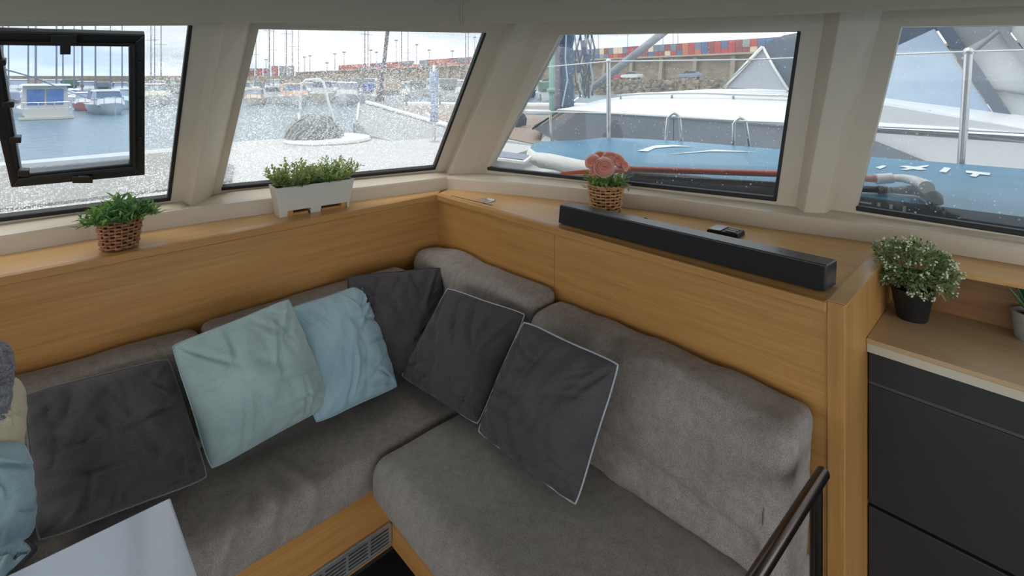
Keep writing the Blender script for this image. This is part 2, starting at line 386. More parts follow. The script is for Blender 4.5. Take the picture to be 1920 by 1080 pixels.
# ledge, riser, counter and dark cabinet beyond the end panel
lg = thing('window_ledge', V(2.0, -.25, SH), 'narrow oak ledge below the aft side window', 'shelf')
lp = [atz(*p, SH) for p in [(1700, 464), (1789, 477), (1920, 498), (2300, 560)]]
poly = [V(1.85, .315, SH), V(1.872, .154, SH), V(1.885, .03, SH), V(1.90, -.35, SH)] + [V(p.x + .03, p.y, SH) for p in lp[::-1]] + [V(2.04, .315, SH)]
MB().prism([Vector((p.x, p.y, EYE+SH-.018)) for p in poly], (0,0,.018)).build('board', oak_top, lg)
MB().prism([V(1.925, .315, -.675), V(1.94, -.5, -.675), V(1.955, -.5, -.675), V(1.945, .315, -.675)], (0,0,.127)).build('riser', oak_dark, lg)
ct = MB().box(V(1.585, -.7, -.688), V(1.95, .3149, -.675)).build('counter_top', oak_pale, label='pale oak counter top carrying the black potted bush', cat='counter', bevel=.002)
cb = thing('cabinet', V(1.75, -.2, -1.57), 'charcoal drawer cabinet under the pale oak counter', 'cabinet')
MB().box(V(1.615, -.7, -1.57), V(1.94, .314, -.689)).build('body', charcoal, cb)
MB().box(V(1.592, -.7, -.712), V(1.616, .314, -.689)).build('rail', mat('cream_edge', (196, 188, 168), .5), cb)
gap = mat('grey_gap_trim', (92, 92, 92), .4, .6)
for z0, z1 in ((-.790, -.713), (-1.110, -.799), (-1.53, -1.118)):
    MB().box(V(1.598, -.7, z0), V(1.616, .312, z1)).build('drawer_front', charcoal, cb, bevel=.002)
MB().box(V(1.602, -.7, -.799), V(1.616, .312, -.790)).build('grip_strip', gap, cb)

# ================================================================== SOFA
def soft_box(a, b, r=.04, n=18, puff=(.0, .0, .0), wr=0, wf=6, seed=0, deform=None, ny=None, nz=None):
    """rounded upholstered block between world corners a and b"""
    a = Vector(a); b = Vector(b); c = (a+b)/2; h = (b-a)/2
    bm = bmesh.new()
    vmap = {}; faces = []
    def vert(p):
        k = tuple(round(t, 5) for t in p)
        if k not in vmap:
            P = Vector((p[0]*h.x, p[1]*h.y, p[2]*h.z)); rr = min(r, h.x*.98, h.y*.98, h.z*.98)
            q = Vector((max(-h.x+rr, min(h.x-rr, P.x)), max(-h.y+rr, min(h.y-rr, P.y)), max(-h.z+rr, min(h.z-rr, P.z))))
            d = P - q
            if d.length > 1e-9: d.normalize()
            Q = q + d*rr
            Q.x += p[0]*puff[0]*(1-p[1]**2)*(1-p[2]**2); Q.y += p[1]*puff[1]*(1-p[0]**2)*(1-p[2]**2); Q.z += p[2]*puff[2]*(1-p[0]**2)*(1-p[1]**2)
            if wr:
                s = Vector((Q.x*wf+seed, Q.y*wf, Q.z*wf*1.4)); w = noise.noise(s) + .5*noise.noise(s*2.3)
                Q += d*wr*w
            Q += c
            if deform: Q = deform(Q, p)
            vmap[k] = bm.verts.new(Q)
        return vmap[k]
    cnt = [n, ny or n, nz or n]
    for ax in range(3):
        u, v = [(1,2),(2,0),(0,1)][ax]
        for sg in (-1, 1):
            nu, nv = cnt[u], cnt[v]
            for i in range(nu):
                for j in range(nv):
                    q = []
                    for di, dj in ((0,0),(1,0),(1,1),(0,1)):
                        p = [0,0,0]; p[ax] = sg
                        p[u] = -math.cos(math.pi*(i+di)/nu)*.35 + (-1+2*(i+di)/nu)*.65
                        p[v] = -math.cos(math.pi*(j+dj)/nv)*.35 + (-1+2*(j+dj)/nv)*.65
                        q.append(vert(p))
                    if sg < 0: q = q[::-1]
                    try: bm.faces.new(q)
                    except ValueError: pass
    bm.verts.index_update()
    mb = MB(); mb.v = [v.co.copy() for v in bm.verts]; mb.f = [[v.index for v in f.verts] for f in bm.faces]; bm.free()
    return mb

def seat_wrinkle(Q, p):
    # tension folds running over the front edge of the long seat
    if p[1] < .2 or p[2] > .5:
        t = (p[2]+1)/2; k = math.exp(-((Q.y - 1.43)/.12)**2)*min(1, t*1.3)
        fold = 0
        for fx, w, sl, am in ((.16, .020, .25, 1), (.27, .026, -.2, 1.1), (.38, .018, .45, 1.2), (.47, .022, .1, 1.2), (.56, .020, -.3, .9), (.03, .024, .1, 1), (-.2, .02, .2, 1)):
            x = (Q.x - fx - sl*(Q.y-1.42) - .3*(Q.z - (EYE-1.12)))/w; fold += am*math.exp(-x*x)
        Q = Q + Vector((0, -.018*fold*k, .014*fold*k + .006*k*noise.noise(Vector((Q.x*9, Q.y*7, 1)))))
    return Q
soft_box(V(-1.4, 1.375, -1.236), V(1.365, PY-.005, -1.118), 0.026, 320, (0, .004, .004), .002, 7, 3, seat_wrinkle, ny=26, nz=12).build('seat_cushion', seatfab, smooth=True, label='long grey seat cushion of the sofa below the forward windows', cat='cushion')
soft_box(V(.725, .362, -1.245), V(1.37, 1.372, -1.112), .05, 30, (.012, .012, .008), .003, 5, 9, ny=40, nz=10).build('seat_cushion', seatfab2, smooth=True, label='grey seat cushion beside the dark metal handrail', cat='cushion')

def back_cushion(a, b, ztop, axis, seed, label, sag=.02, mt=seatfab, folds=0):
    """a..b along the wall; leaning pad, thicker below"""
    def deform(Q, p):
        t = (p[2]+1)/2
        zt = Q.z
        if axis == 'Y':    # pad on the side wall (normal X): lean back
            front = p[0] < 0
            Q = Q + Vector((.055*t - .012, 0, 0))
            if front and folds:
                s = (Q.y - a[1])/(b[1]-a[1])
                Q.x -= .02*math.exp(-((t-.72)/.17)**2)*(.6+.4*math.sin(s*5+1))
                f1 = math.exp(-((t - (.36 - .25*(.6-s)))/.05)**2)*(1 if .08 < s < .72 else 0); Q.x += .022*f1
                f2 = math.exp(-((t - (.12 + .16*s))/.04)**2)*(1 if s < .45 else 0); Q.x += .012*f2
                f3 = math.exp(-((s-.62)/.035)**2)*max(0, t-.55)*2.2; Q.x += .018*f3; Q.z -= .012*f3
        else:
            Q = Q + Vector((0, .05*t - .01, 0))
        w = noise.noise(Vector((Q.x*13, Q.y*13, Q.z*17+seed)))*.007 + noise.noise(Vector((Q.x*30, Q.y*30, Q.z*34+seed)))*.0028
        if axis == 'Y': Q.x -= w*(1.3 if p[0] < 0 else 0)
        else: Q.y -= w*(1.3 if p[1] < 0 else 0)
        Q.z += (noise.noise(Vector((Q.x*5, Q.y*5, seed)))*sag)*t
        return Q
    n1, n2 = (14, 44) if axis == 'Y' else (44, 14)
    o = soft_box(a, b, .036, n1, (.02, 0, .004) if axis == 'Y' else (0, .02, .004), .004, 8, seed, deform, ny=n2, nz=26).build('back_cushion', mt, smooth=True, label=label, cat='cushion')
    return o
bc = []
bc.append(back_cushion(V(-.9, 1.75, -1.118), V(.405, PY-.055, -.80), 0, 'X', 2.0, 'grey back cushion below the basket of grassy leaves', .012))
bc.append(back_cushion(V(.408, 1.75, -1.118), V(1.16, PY-.055, -.795), 0, 'X', 5.0, 'grey back cushion below the white planter', .012))
bc.append(back_cushion(V(1.19, 1.19, -1.113), V(PX-.05, PY-.03, -.745), 0, 'Y', 8.0, 'grey back cushion in the inner corner of the sofa', .02))
bc.append(back_cushion(V(1.17, .372, -1.113), V(PX-.05, 1.186, -.775), 0, 'Y', 11.0, 'long creased grey back cushion leaning on the oak panel below the soundbar', .02, seatfab, 1))
# stitched end seam of the long back cushion
MB().tube([V(1.175, .43, -1.07), V(1.178, .425, -.98), V(1.185, .424, -.9), V(1.205, .43, -.835), V(1.25, .432, -.79)], .0022, 6).build('end_seam', mat('seam', (96, 90, 86), .9), bc[3])

# sofa plinth with vent grille
pl = thing('sofa_base', V(.3, 1.7, -1.57), 'oak sofa plinth carrying the grey seat cushions', 'plinth')
MB().box(V(-1.4, 1.42, -1.475), V(.86, 1.445, -1.238)).build('front_panel', oakX, pl, bevel=.003)
MB().box(V(-1.4, 1.50, -1.57), V(.9, 1.52, -1.475)).build('toe_kick', charcoal, pl)
MB().box(V(.835, .36, -1.475), V(.86, 1.42, -1.25)).build('side_panel', oakY, pl, bevel=.003)
MB().box(V(.90, .36, -1.57), V(.92, 1.5, -1.475)).build('toe_kick', charcoal, pl)
MB().box(V(-1.4, 1.445, -1.275), V(.86, 1.94, -1.2365)).build('deck_board', oakX, pl)
MB().box(V(.86, .36, -1.275), V(1.38, 1.94, -1.2455)).build('deck_board', oakY, pl)
vg = thing('vent_grille', V(.62, 1.418, -1.46), 'silver air vent grille set in the oak plinth', 'vent')
galv = mat('silver_grille', (172, 176, 176), .35, .7)
x1, x0, zt, zb = .826, .40, -1.388, -1.460
for a, b in (((x0, zt-.008), (x1, zt)), ((x0, zb), (x1, zb+.010))):
    MB().box(V(a[0], 1.411, a[1]), V(b[0], 1.42, b[1])).build('frame_rail', galv, vg, bevel=.001)
nc = 6; cwid = (x1-x0)/nc
for k in range(nc+1):
    xx = x0 + k*cwid; MB().box(V(xx-.004, 1.4125, zb+.010), V(xx+.004, 1.42, zt-.008)).build('divider', galv, vg)
for k in range(nc):
    for j in range(5):
        zz = zb+.010 + (zt-zb-.018)*(j+.5)/5 - .0026
        MB().box(V(x0+k*cwid+.004, 1.414, zz), V(x0+(k+1)*cwid-.004, 1.4195, zz+.0052)).build('louvre', galv, vg)
MB().box(V(x0+.004, 1.4192, zb+.010), V(x1-.004, 1.4199, zt-.008)).build('backing', rubber, vg)

# dark metal handrail
hr = thing('handrail', V(1.2, .33, -1.57), 'dark polished metal handrail beside the sofa end', 'handrail')
MB().tube([V(1.245, .325, -.85), V(1.23, .3255, -.85), V(.4, .352, -.85)], .0135, 14).build('rail', dsteel, hr, smooth=True, flat_angle=50)
MB().tube([V(1.196, .325, -.855), V(1.193, .325, -1.57)], .0125, 12).build('post', dsteel, hr, smooth=True, flat_angle=50)
MB().tube([V(.43, .351, -.855), V(.43, .351, -1.57)], .0125, 12).build('post', dsteel, hr, smooth=True, flat_angle=50)

# table corner
tb = thing('saloon_table', V(-.3, .8, -1.57), 'glossy pale grey saloon table in front of the sofa', 'table')
tabtop = mat('pale_gloss_laminate', (196, 204, 216), .16, coat=.5)
MB().box(V(-.75, .42, -.878), V(.213, 1.228, -.85)).build('table_top', tabtop, tb, bevel=.004)
MB().tube([V(-.3, .8, -1.55), V(-.3, .8, -.878)], .05, 16).build('leg', steel, tb, smooth=True, flat_angle=50)
MB().lathe([(.2, 0), (.2, .012), (.06, .03)], V(-.3, .8, -1.57), 24).build('base_plate', steel, tb, smooth=True, flat_angle=40)

# ------------------------------------------------------------------ scatter pillows
def pillow(label, C, T, m, pipe, seed, pinch=.05, wr=.008, dents=(), pr=.0042, group=None, foldk=1.0, roundc=0):
    """C: TL TR BR BL seam corners, T: half thickness.  thing > cover, piping"""
    TL, TR, BR, BL = C; N = 64; T *= 1.42; wr *= 1.45; pr *= .55
    nrm = (TR - TL).cross(BL - TL).normalized()
    toc = V(0, 0, 0) - (TL+TR+BR+BL)/4
    if nrm.dot(toc) < 0: nrm = -nrm
    def seam(u, v):
        a, b = 2*u-1, 2*v-1
        a2 = a*(1 - pinch*(1-b*b)); b2 = b*(1 - pinch*(1-a*a))
        r = (roundc or .055)*(a*a*b*b)**2; a2 *= 1-r; b2 *= 1-r
        wv = .012*noise.noise(Vector((a*2.3+seed, b*2.3, seed*2))); a2 += wv*b; b2 += wv*a
        U, W = (a2+1)/2, (b2+1)/2
        return TL*(1-U)*(1-W) + TR*U*(1-W) + BR*U*W + BL*(1-U)*W
    def bulge(u, v):
        a, b = abs(2*u-1), abs(2*v-1)
        return (max(0, 1-a**2.1)*max(0, 1-b**2.1))**.58
    sz = (TR-TL).length
    fr_ = random.Random(int(seed*100)); folds = []
    for k in range(15):
        e = fr_.choice('tblrc'); q_ = fr_.uniform(.12, .88)
        x0, y0, a0 = {'t': (q_, .05, 1.57), 'b': (q_, .95, -1.57), 'l': (.05, q_, 0), 'r': (.95, q_, 3.14), 'c': fr_.choice([(.06, .06, .78), (.94, .06, 2.35), (.94, .94, -2.35), (.06, .94, -.78)])}[e]
        folds.append((x0, y0, a0 + fr_.uniform(-.6, .6), fr_.uniform(.2, .55), fr_.uniform(.012, .026), fr_.uniform(.005, .012)*foldk))
    mb = MB()
    idx = {}
    for side in (1, -1):
        for i in range(N+1):
            for j in range(N+1):
                edge = i in (0, N) or j in (0, N)
                if side < 0 and edge: idx[(side, i, j)] = idx[(1, i, j)]; continue
                u, v = i/N, j/N
                u = .5 - .5*math.cos(math.pi*u)*.45 - .55*(.5-u); v = .5 - .5*math.cos(math.pi*v)*.45 - .55*(.5-v)
                p = seam(u, v); h = bulge(u, v); d = h*T
                if not edge:
                    # creases radiating from corners plus soft rolling folds
                    a, b = 2*u-1, 2*v-1
                    ang = math.atan2(abs(b)-1.05, abs(a)-1.05)
                    rad = math.hypot(abs(b)-1, abs(a)-1)
                    w = .5*math.sin(ang*15+seed)*math.exp(-rad*2.6)
                    s = Vector((u*3.1+seed, v*3.1-seed*.7, seed))
                    w += 1.0*noise.noise(s) + .55*noise.noise(Vector((u*9+v*3+seed, v*4-u*2, seed*2)))
                    w += .35*abs(noise.noise(Vector(((u+v)*7, (u-v)*2.2, seed*3))))
                    n1 = noise.noise(Vector((u*4.2+v*1.5+seed*3, v*2.6-u*1.1, seed)))
                    n2 = noise.noise(Vector((u*2.2-v*4.4-seed, v*1.9+u*3.1, seed+4)))
                    w -= .35*max(0, 1-5*abs(n1))**1.5 + .25*max(0, 1-5*abs(n2))**1.5
                    for (fx, fy, fa, fl, fw_, fd) in folds:
                        xx = (u-fx)*math.cos(fa)+(v-fy)*math.sin(fa); yy = (-(u-fx)*math.sin(fa)+(v-fy)*math.cos(fa) + .10*xx*xx/fl)/fw_
                        if -.05 < xx < fl and abs(yy) < 4:
                            e_ = math.sin(math.pi*min(1, max(0, (xx+.05)/(fl+.05))))
                            d += fd*e_*(.8*math.exp(-(yy-1.2)**2) - math.exp(-(yy+.3)**2))
                    d += wr*w*min(1, h*1.6)
                    em = min(1, 6*min(min(u, 1-u), min(v, 1-v)))
                    d += wr*.35*math.sin((u*37 if min(v,1-v) < min(u,1-u) else v*37)+seed)*(1-em)*min(1, h*3)
                    for (du, dv, ru, dep, st, an) in dents:
                        x = (u-du)*math.cos(an)+(v-dv)*math.sin(an); y = -(u-du)*math.sin(an)+(v-dv)*math.cos(an)
                        d -= dep*math.exp(-(x/(ru*st))**2-(y/ru)**2)
                idx[(side, i, j)] = len(mb.v); mb.v.append(p + nrm*d*side)
        for i in range(N):
            for j in range(N):
                q = [idx[(side, i, j)], idx[(side, i+1, j)], idx[(side, i+1, j+1)], idx[(side, i, j+1)]]
                mb.f.append(q if side < 0 else q[::-1])
    base = Vector(((TL.x+TR.x+BR.x+BL.x)/4, (TL.y+TR.y+BR.y+BL.y)/4, min(BR.z, BL.z)))
    t = thing('throw_pillow', base, label, 'pillow', group)
    mb.build('cover', m, t, smooth=True)
    if pipe:
        path = []
        M = 44
        for k in range(M): path.append((k/M, 0))
        for k in range(M): path.append((1, k/M))
        for k in range(M): path.append((1-k/M, 1))
        for k in range(M): path.append((0, 1-k/M))
        pts = []
        for u, v in path:
            u2 = .5 - .5*math.cos(math.pi*u)*.45 - .55*(.5-u); v2 = .5 - .5*math.cos(math.pi*v)*.45 - .55*(.5-v)
            p = seam(u2, v2); c = seam(.5, .5)
            pts.append(p + (p-c).normalized()*pr*.5)
        MB().tube(pts, pr, 6, closed=True).build('piping', pipe, t, smooth=True)
    return t
ZS = -1.078
pillow('charcoal velvet pillow lying between the pale table and the sage pillow', [atY(42, 736, 1.74), atY(318, 668, 1.74), atz(396, 897, ZS), atz(66, 1022, ZS)], .088, velvet_d, mat('grey_piping', (112, 112, 116), .85), 1.3, .035, .014, [(.5, .35, .06, .012, 4, .5), (.35, .6, .05, .012, 4, -.5), (.7, .6, .05, .010, 4, .9)])
pillow('sage green velvet pillow overlapping the pale blue pillow', [atY(316, 646, 1.645), atY(543, 556, 1.70), atz(630, 757, -1.05), atz(392, 888, ZS)], .07, velvet_g, mat('sage_piping', (150, 170, 170), .85), 2.1, .045, .008, [(.55, .35, .05, .010, 3, .6), (.75, .85, .04, .010, 2.5, 1.2)], .003)
pillow('pale blue velvet pillow behind the sage pillow', [atY(532, 578, 1.76), atY(683, 528, 1.80), atz(749, 727, ZS), atz(590, 800, ZS)], .06, velvet_b, mat('blue_piping', (150, 176, 188), .85), 3.4, .045, .007, [(.6, .3, .05, .008, 3, .9)], .003)
pillow('charcoal velvet pillow propped in the inner corner of the sofa', [atY(646, 516, 1.83), atX(830, 498, 1.235), atz(838, 700, ZS), atz(678, 712, ZS)], .055, velvet_d, pipe_d, 4.2, .04, .007, [(.42, .3, .06, .012, 3, 1.1), (.7, .6, .05, .010, 4, -.9)])
pillow('charcoal velvet pillow with a dimpled middle next to the corner pillow', [atX(838, 536, 1.10), atX(990, 586, 1.19), atz(897, 802, ZS), atz(748, 706, ZS)], .062, velvet_d, pipe_w, 5.7, .05, .007, [(.22, .42, .05, .02, 2.2, .6), (.4, .7, .04, .010, 4, 1.4)], .0036)
pillow('charcoal velvet pillow with crisp white piping against the long creased back cushion', [atX(981, 598, 1.09), atX(1166, 680, 1.09), atz(1082, 955, ZS), atz(892, 810, ZS)], .062, velvet_d, pipe_w, 6.9, .045, .009, [(.35, .5, .05, .010, 4, .5), (.6, .35, .05, .010, 4, -.4), (.45, .78, .05, .010, 3, .2)], .0046)
# pile at the far end of the long seat, stacked against the table side
pillow('pale blue pillow standing at the end of the long seat by the table', [atY(-230, 850, 1.42), atY(56, 822, 1.52), atY(68, 1012, 1.50), atY(-240, 1085, 1.40)], .05, velvet_b, None, 7.7, .0, .005, [], .006, roundc=.10)
pillow('charcoal edged pale pillow lying under the standing pale blue pillow', [V(-.38, 1.46, -1.055), V(-.10, 1.84, -1.055), V(.022, 1.56, -1.055), V(-.2, 1.36, -1.055)], .045, velvet_b, pipe_d, 9.1, .03, .004, [], .009)
pillow('cream cloth pillow resting on the pale blue pillow', [atY(-240, 700, 1.50), atY(52, 698, 1.60), atY(34, 908, 1.58), atY(-250, 930, 1.46)], .05, creamfab, None, 8.3, .0, .004, [], roundc=.14)
pillow('grey chunky knit pillow on top of the cream pillow', [atY(-240, 618, 1.46), atY(30, 636, 1.56), atY(10, 815, 1.54), atY(-250, 830, 1.42)], .045, knit, None, 3.9, .0, .003, [], roundc=.14)
# ================================================================== THINGS ON THE SHELVES
random.seed(4)
leaf_g = mat('leaf_green', (98, 136, 66), .55, rgb2=(146, 182, 98), vscale=30, transl=.4)
leaf_d = mat('leaf_deep_green', (70, 106, 62), .55, rgb2=(104, 142, 88), vscale=30, transl=.4)
leaf_y = mat('leaf_yellow_green', (128, 146, 80), .55, rgb2=(182, 192, 124), vscale=25, transl=.4)
leaf_s = mat('leaf_sage', (112, 128, 82), .6, rgb2=(160, 170, 120), vscale=25, transl=.4)
soil = mat('dark_soil', (40, 36, 30), .95, bump=.5, bscale=120)
wick1 = mat('brown_wicker', (168, 116, 76), .6, rgb2=(126, 80, 50), vscale=50)
wick2 = mat('straw_wicker', (206, 164, 118), .6, rgb2=(160, 112, 72), vscale=50)
dwick = mat('dark_liner', (46, 30, 22), .9)

def basket(t, c, r0, r1, h, m, rows, stakes):
    prof = lambda f: r0 + (r1 - r0)*f
    MB().lathe([(r0*.93, .002), (r1*.9, h*.93), (r1*.8, h*.9), (r1*.78, h*.86)], c, 28).build('liner', dwick, t, smooth=True, flat_angle=40)
    st = MB()
    for k in range(stakes):
        a = 2*math.pi*k/stakes; d = Vector((math.cos(a), math.sin(a), 0))
        st.tube([c + d*r0 + Vector((0,0,.001)), c + d*r1 + Vector((0,0,h*.98))], .0022, 5)
    st.build('stakes', m, t, kind='stuff')
    wv = MB(); n = stakes*4
    for q in range(rows):
        f = (q+.5)/rows; z = h*f; ph = q*math.pi
        pts = [c + Vector((math.cos(2*math.pi*i/n), math.sin(2*math.pi*i/n), 0))*(prof(f) + .0045*math.sin(stakes/2*2*math.pi*i/n + ph)) + Vector((0,0,z)) for i in range(n)]
        wv.tube(pts, h/rows*.37, 5, closed=True)
    wv.build('woven_strands', m, t, smooth=True, kind='stuff')
    rim = MB()
    n = 60
    for s in (0, math.pi):
        pts = [c + Vector((math.cos(2*math.pi*i/n), math.sin(2*math.pi*i/n), 0))*(r1 + .003*math.cos(i*1.0472+s)) + Vector((0,0,h + .003*math.sin(i*1.0472+s))) for i in range(n)]
        rim.tube(pts, .0036, 5, closed=True)
    rim.build('rim', m, t, smooth=True)
    MB().lathe([(r1*.8, h*.85), (r1*.4, h*.92), (.004, h*.93)], c, 20).build('soil', soil, t)

def sprigs(mb, base, r, count, hgt, spread, L, W, per, rnd, droop=.15, up=.7):
    """stems fanning from a disc, each carrying pairs of small leaves"""
    for k in range(count):
        a = rnd.random()*2*math.pi; q = math.sqrt(rnd.random())
        o = base + Vector((math.cos(a), math.sin(a), 0))*r*q
        out = Vector((math.cos(a), math.sin(a), 0))*q*spread + Vector((rnd.uniform(-.25,.25), rnd.uniform(-.25,.25), up))
        out.normalize(); ln = hgt*(rnd.uniform(.65, 1.05))*(1-.25*q)
        for j in range(per):
            f = (j+1)/per
            p = o + out*ln*f + Vector((0,0,-droop*ln*f*f*q))
            d = (out*.6 + Vector((rnd.uniform(-1,1), rnd.uniform(-1,1), rnd.uniform(-.3,.8)))).normalized()
            mb.leaf(p, d, Vector((rnd.uniform(-.5,.5), rnd.uniform(-.5,.5), 1)).normalized(), L*rnd.uniform(.7,1.2), W*rnd.uniform(.8,1.2), rnd.uniform(0,.25))

# basket with grassy leaves
rnd = random.Random(11)
c = V(.214, 2.012, SH)
t = thing('potted_plant', c, 'brown wicker basket with long grassy green leaves on the shelf', 'plant')
basket(t, c + Vector((0,0,.004)), .044, .057, .094, wick1, 9, 20)
for nm, mm, sd in (('foliage', leaf_g, 1), ('foliage', leaf_d, 2)):
    mb = MB(); r2 = random.Random(sd)
    sprigs(mb, c + Vector((0,0,.086)), .046, 70, .082, 1.15, .036, .0085, 6, r2, .40, .62)
    mb.build(nm, mm, t, kind='stuff')

# white planter box on small wood blocks
A = V(.70, 2.012, SH); B = V(.975, 1.99, SH)
ax = (B - A); Lp = ax.length; ax.normalize(); ay = Vector((-ax.y, ax.x, 0)); az = Vector((0,0,1))
mid = (A + B)/2 + ay*.045
t = thing('planter', mid, 'white trough planter with two bushy green plants on the shelf', 'planter')
def pt(x, y, z): return mid + ax*x + ay*y + az*z
hb, ht = Lp/2, Lp/2 + .016; db, dt = .040, .052; H0, H1 = .022, .118
pw = mat('planter_white', (198, 194, 184), .45)
MB().loft([[pt(-hb,-db,H0), pt(hb,-db,H0), pt(hb,db,H0), pt(-hb,db,H0)], [pt(-ht,-dt,H1), pt(ht,-dt,H1), pt(ht,dt,H1), pt(-ht,dt,H1)],
           [pt(-ht+.006,-dt+.006,H1), pt(ht-.006,-dt+.006,H1), pt(ht-.006,dt-.006,H1), pt(-ht+.006,dt-.006,H1)], [pt(-ht+.01,-dt+.01,H1-.014), pt(ht-.01,-dt+.01,H1-.014), pt(ht-.01,dt-.01,H1-.014), pt(-ht+.01,dt-.01,H1-.014)]]).build('box', pw, t, bevel=.002)
for x0_, x1_ in ((-hb, -hb+.032), (-.02, .022), (hb-.012, hb)):
    MB().hexa([pt(x0_+.002,-db+.003,0), pt(x1_-.002,-db+.003,0), pt(x1_-.002,db-.003,0), pt(x0_+.002,db-.003,0), pt(x0_,-db,H0+.001), pt(x1_,-db,H0+.001), pt(x1_,db,H0+.001), pt(x0_,db,H0+.001)]).build('foot', pw, t, bevel=.001)
for x0_, x1_ in ((-hb+.034, -.026), (.026, hb-.014)):
    MB().hexa([pt(x0_,-db+.012,.0), pt(x1_,-db+.012,.0), pt(x1_,db-.006,.0), pt(x0_,db-.006,.0), pt(x0_,-db+.012,.010), pt(x1_,-db+.012,.010), pt(x1_,db-.006,.010), pt(x0_,db-.006,.010)]).build('wood_slat', oakX, t)
MB().hexa([pt(-hb+.03,-db+.004,0), pt(-hb+.052,-db+.004,0), pt(-hb+.052,db-.01,0), pt(-hb+.03,db-.01,0), pt(-hb+.03,-db+.004,.021), pt(-hb+.052,-db+.004,.021), pt(-hb+.052,db-.01,.021), pt(-hb+.03,db-.01,.021)]).build('wood_block', oakY, t)
MB().hexa([pt(hb-.034,-db+.004,0), pt(hb-.014,-db+.004,0), pt(hb-.014,db-.01,0), pt(hb-.034,db-.01,0), pt(hb-.034,-db+.004,.021), pt(hb-.014,-db+.004,.021), pt(hb-.014,db-.01,.021), pt(hb-.034,db-.01,.021)]).build('wood_block', oakY, t)
MB().loft([[pt(-ht+.012,-dt+.012,H1-.012), pt(ht-.012,-dt+.012,H1-.012), pt(ht-.012,dt-.012,H1-.012), pt(-ht+.012,dt-.012,H1-.012)], [pt(-ht+.03,-dt+.03,H1-.006), pt(ht-.03,-dt+.03,H1-.006), pt(ht-.03,dt-.03,H1-.006), pt(-ht+.03,dt-.03,H1-.006)]]).build('soil', soil, t)
mb = MB(); r2 = random.Random(5); sprigs(mb, pt(-.08, 0, H1-.01), .05, 95, .118, .75, .019, .010, 9, r2, .1, .9)
sprigs(mb, pt(-.01, .01, H1-.01), .035, 36, .085, .7, .018, .009, 6, r2); mb.build('foliage', leaf_y, t, kind='stuff')
mb = MB(); r2 = random.Random(6); sprigs(mb, pt(-.075, 0, H1-.01), .05, 50, .085, .9, .018, .010, 7, r2)
sprigs(mb, pt(.075, 0, H1-.01), .05, 50, .08, .9, .020, .009, 7, r2); mb.build('foliage', leaf_d, t, kind='stuff')
mb = MB(); r2 = random.Random(7); sprigs(mb, pt(.085, 0, H1-.01), .045, 80, .125, 1.1, .025, .008, 9, r2, .1, .9); mb.build('foliage', leaf_y, t, kind='stuff')

# basket of roses behind the soundbar
c = V(1.70, 1.222, SH)
t = thing('flower_basket', c, 'straw basket of artificial pink roses behind the soundbar', 'plant')
basket(t, c + Vector((0,0,.004)), .056, .068, .100, wick2, 8, 20)
pink_o = mat('pale_pink_petal', (244, 212, 202), .6, transl=.45); pink_i = mat('deep_pink_petal', (240, 172, 156), .6, transl=.4)
def rose(ct, R, face, seed):
    rr = random.Random(seed); f = face.normalized(); x = f.orthogonal().normalized(); y = f.cross(x)
    def petal(mb, ang, rad, tilt, w, h, zoff):
        rows = []
        for j in range(4):
            v = j/3; row = []
            for i in range(6):
                u = -1+2*i/5; a = ang + u*w
                rr_ = rad*(.35+.65*v**.7)*(1+tilt*v*v); z = zoff + h*v*(1-.25*u*u) - tilt*.25*rad*v**3
                row.append(ct + (x*math.cos(a) + y*math.sin(a))*rr_ + f*z)
            rows.append(row)
        mb.loft(rows, closed=False)
    def ring(mb, cnt, rad, z0, z1, flare, off):
        for k in range(cnt):
            ang = off + 2*math.pi*k/cnt; w = math.pi/cnt*1.35; rows = []
            for j in range(5):
                v = j/4; row = []
                for i in range(7):
                    u = -1+2*i/6; a = ang + u*w
                    q_ = rad*(.55 + .45*math.sin(v*math.pi*.5))*(1 + flare*v**3) + rad*.05*u
                    z = z0 + (z1 - z0)*v*(1 - .14*u*u) - flare*rad*.35*v**4
                    row.append(ct + (x*math.cos(a) + y*math.sin(a))*q_ + f*z)
                rows.append(row)
            mb.loft(rows, closed=False)
    root = MB()
    ring(root, 6, R*.92, -R*.55, R*.22, .22, rr.random()); ring(root, 5, R*.78, -R*.5, R*.38, .12, rr.random())
    o = root.build('rose', pink_o, t, smooth=True)
    inner = MB(); rows = []; na = 36; nr = 24; ph = rr.random()*6
    for k in range(nr):
        rho = (k+.02)/(nr-1); row = []
        for i in range(na):
            a = 2*math.pi*i/na; tt = (rho*3.4 + (a+ph)/(2*math.pi)) % 1.0
            h = R*.58*math.sqrt(max(0, 1-(rho*.98)**2)) + R*.24*(tt**2)*(1 - .2*rho)
            row.append(ct + (x*math.cos(a) + y*math.sin(a))*R*.80*rho + f*(h - R*.12))
        rows.append(row)
    inner.loft(rows, caps=False).build('heart', pink_i, o, smooth=True, flat_angle=50)
toc = Vector((-FW.x, -FW.y, .25)); rgt = Vector((RT.x, RT.y, 0))
for k, (dx, dz, dy, R, fx, fz) in enumerate([(-.012, .180, -.03, .038, -.1, .1), (-.052, .198, -.005, .030, -.6, .4), (.018, .214, .0, .030, .0, 1.2), (.050, .200, .005, .032, .6, .5), (-.045, .160, -.015, .024, -.7, -.1), (-.015, .216, .03, .026, -.2, 1.5), (.075, .182, .0, .022, .9, .1)]):
    ct = c + rgt*dx + Vector((0,0,dz)) + Vector((FW.x, FW.y, 0))*dy
    rose(ct, R, toc + rgt*fx + Vector((0,0,fz)), k)
mb = MB(); r2 = random.Random(8)
sprigs(mb, c + Vector((0,0,.098)), .05, 46, .08, .9, .026, .012, 5, r2, .2, .7); mb.build('foliage', leaf_g, t, kind='stuff')
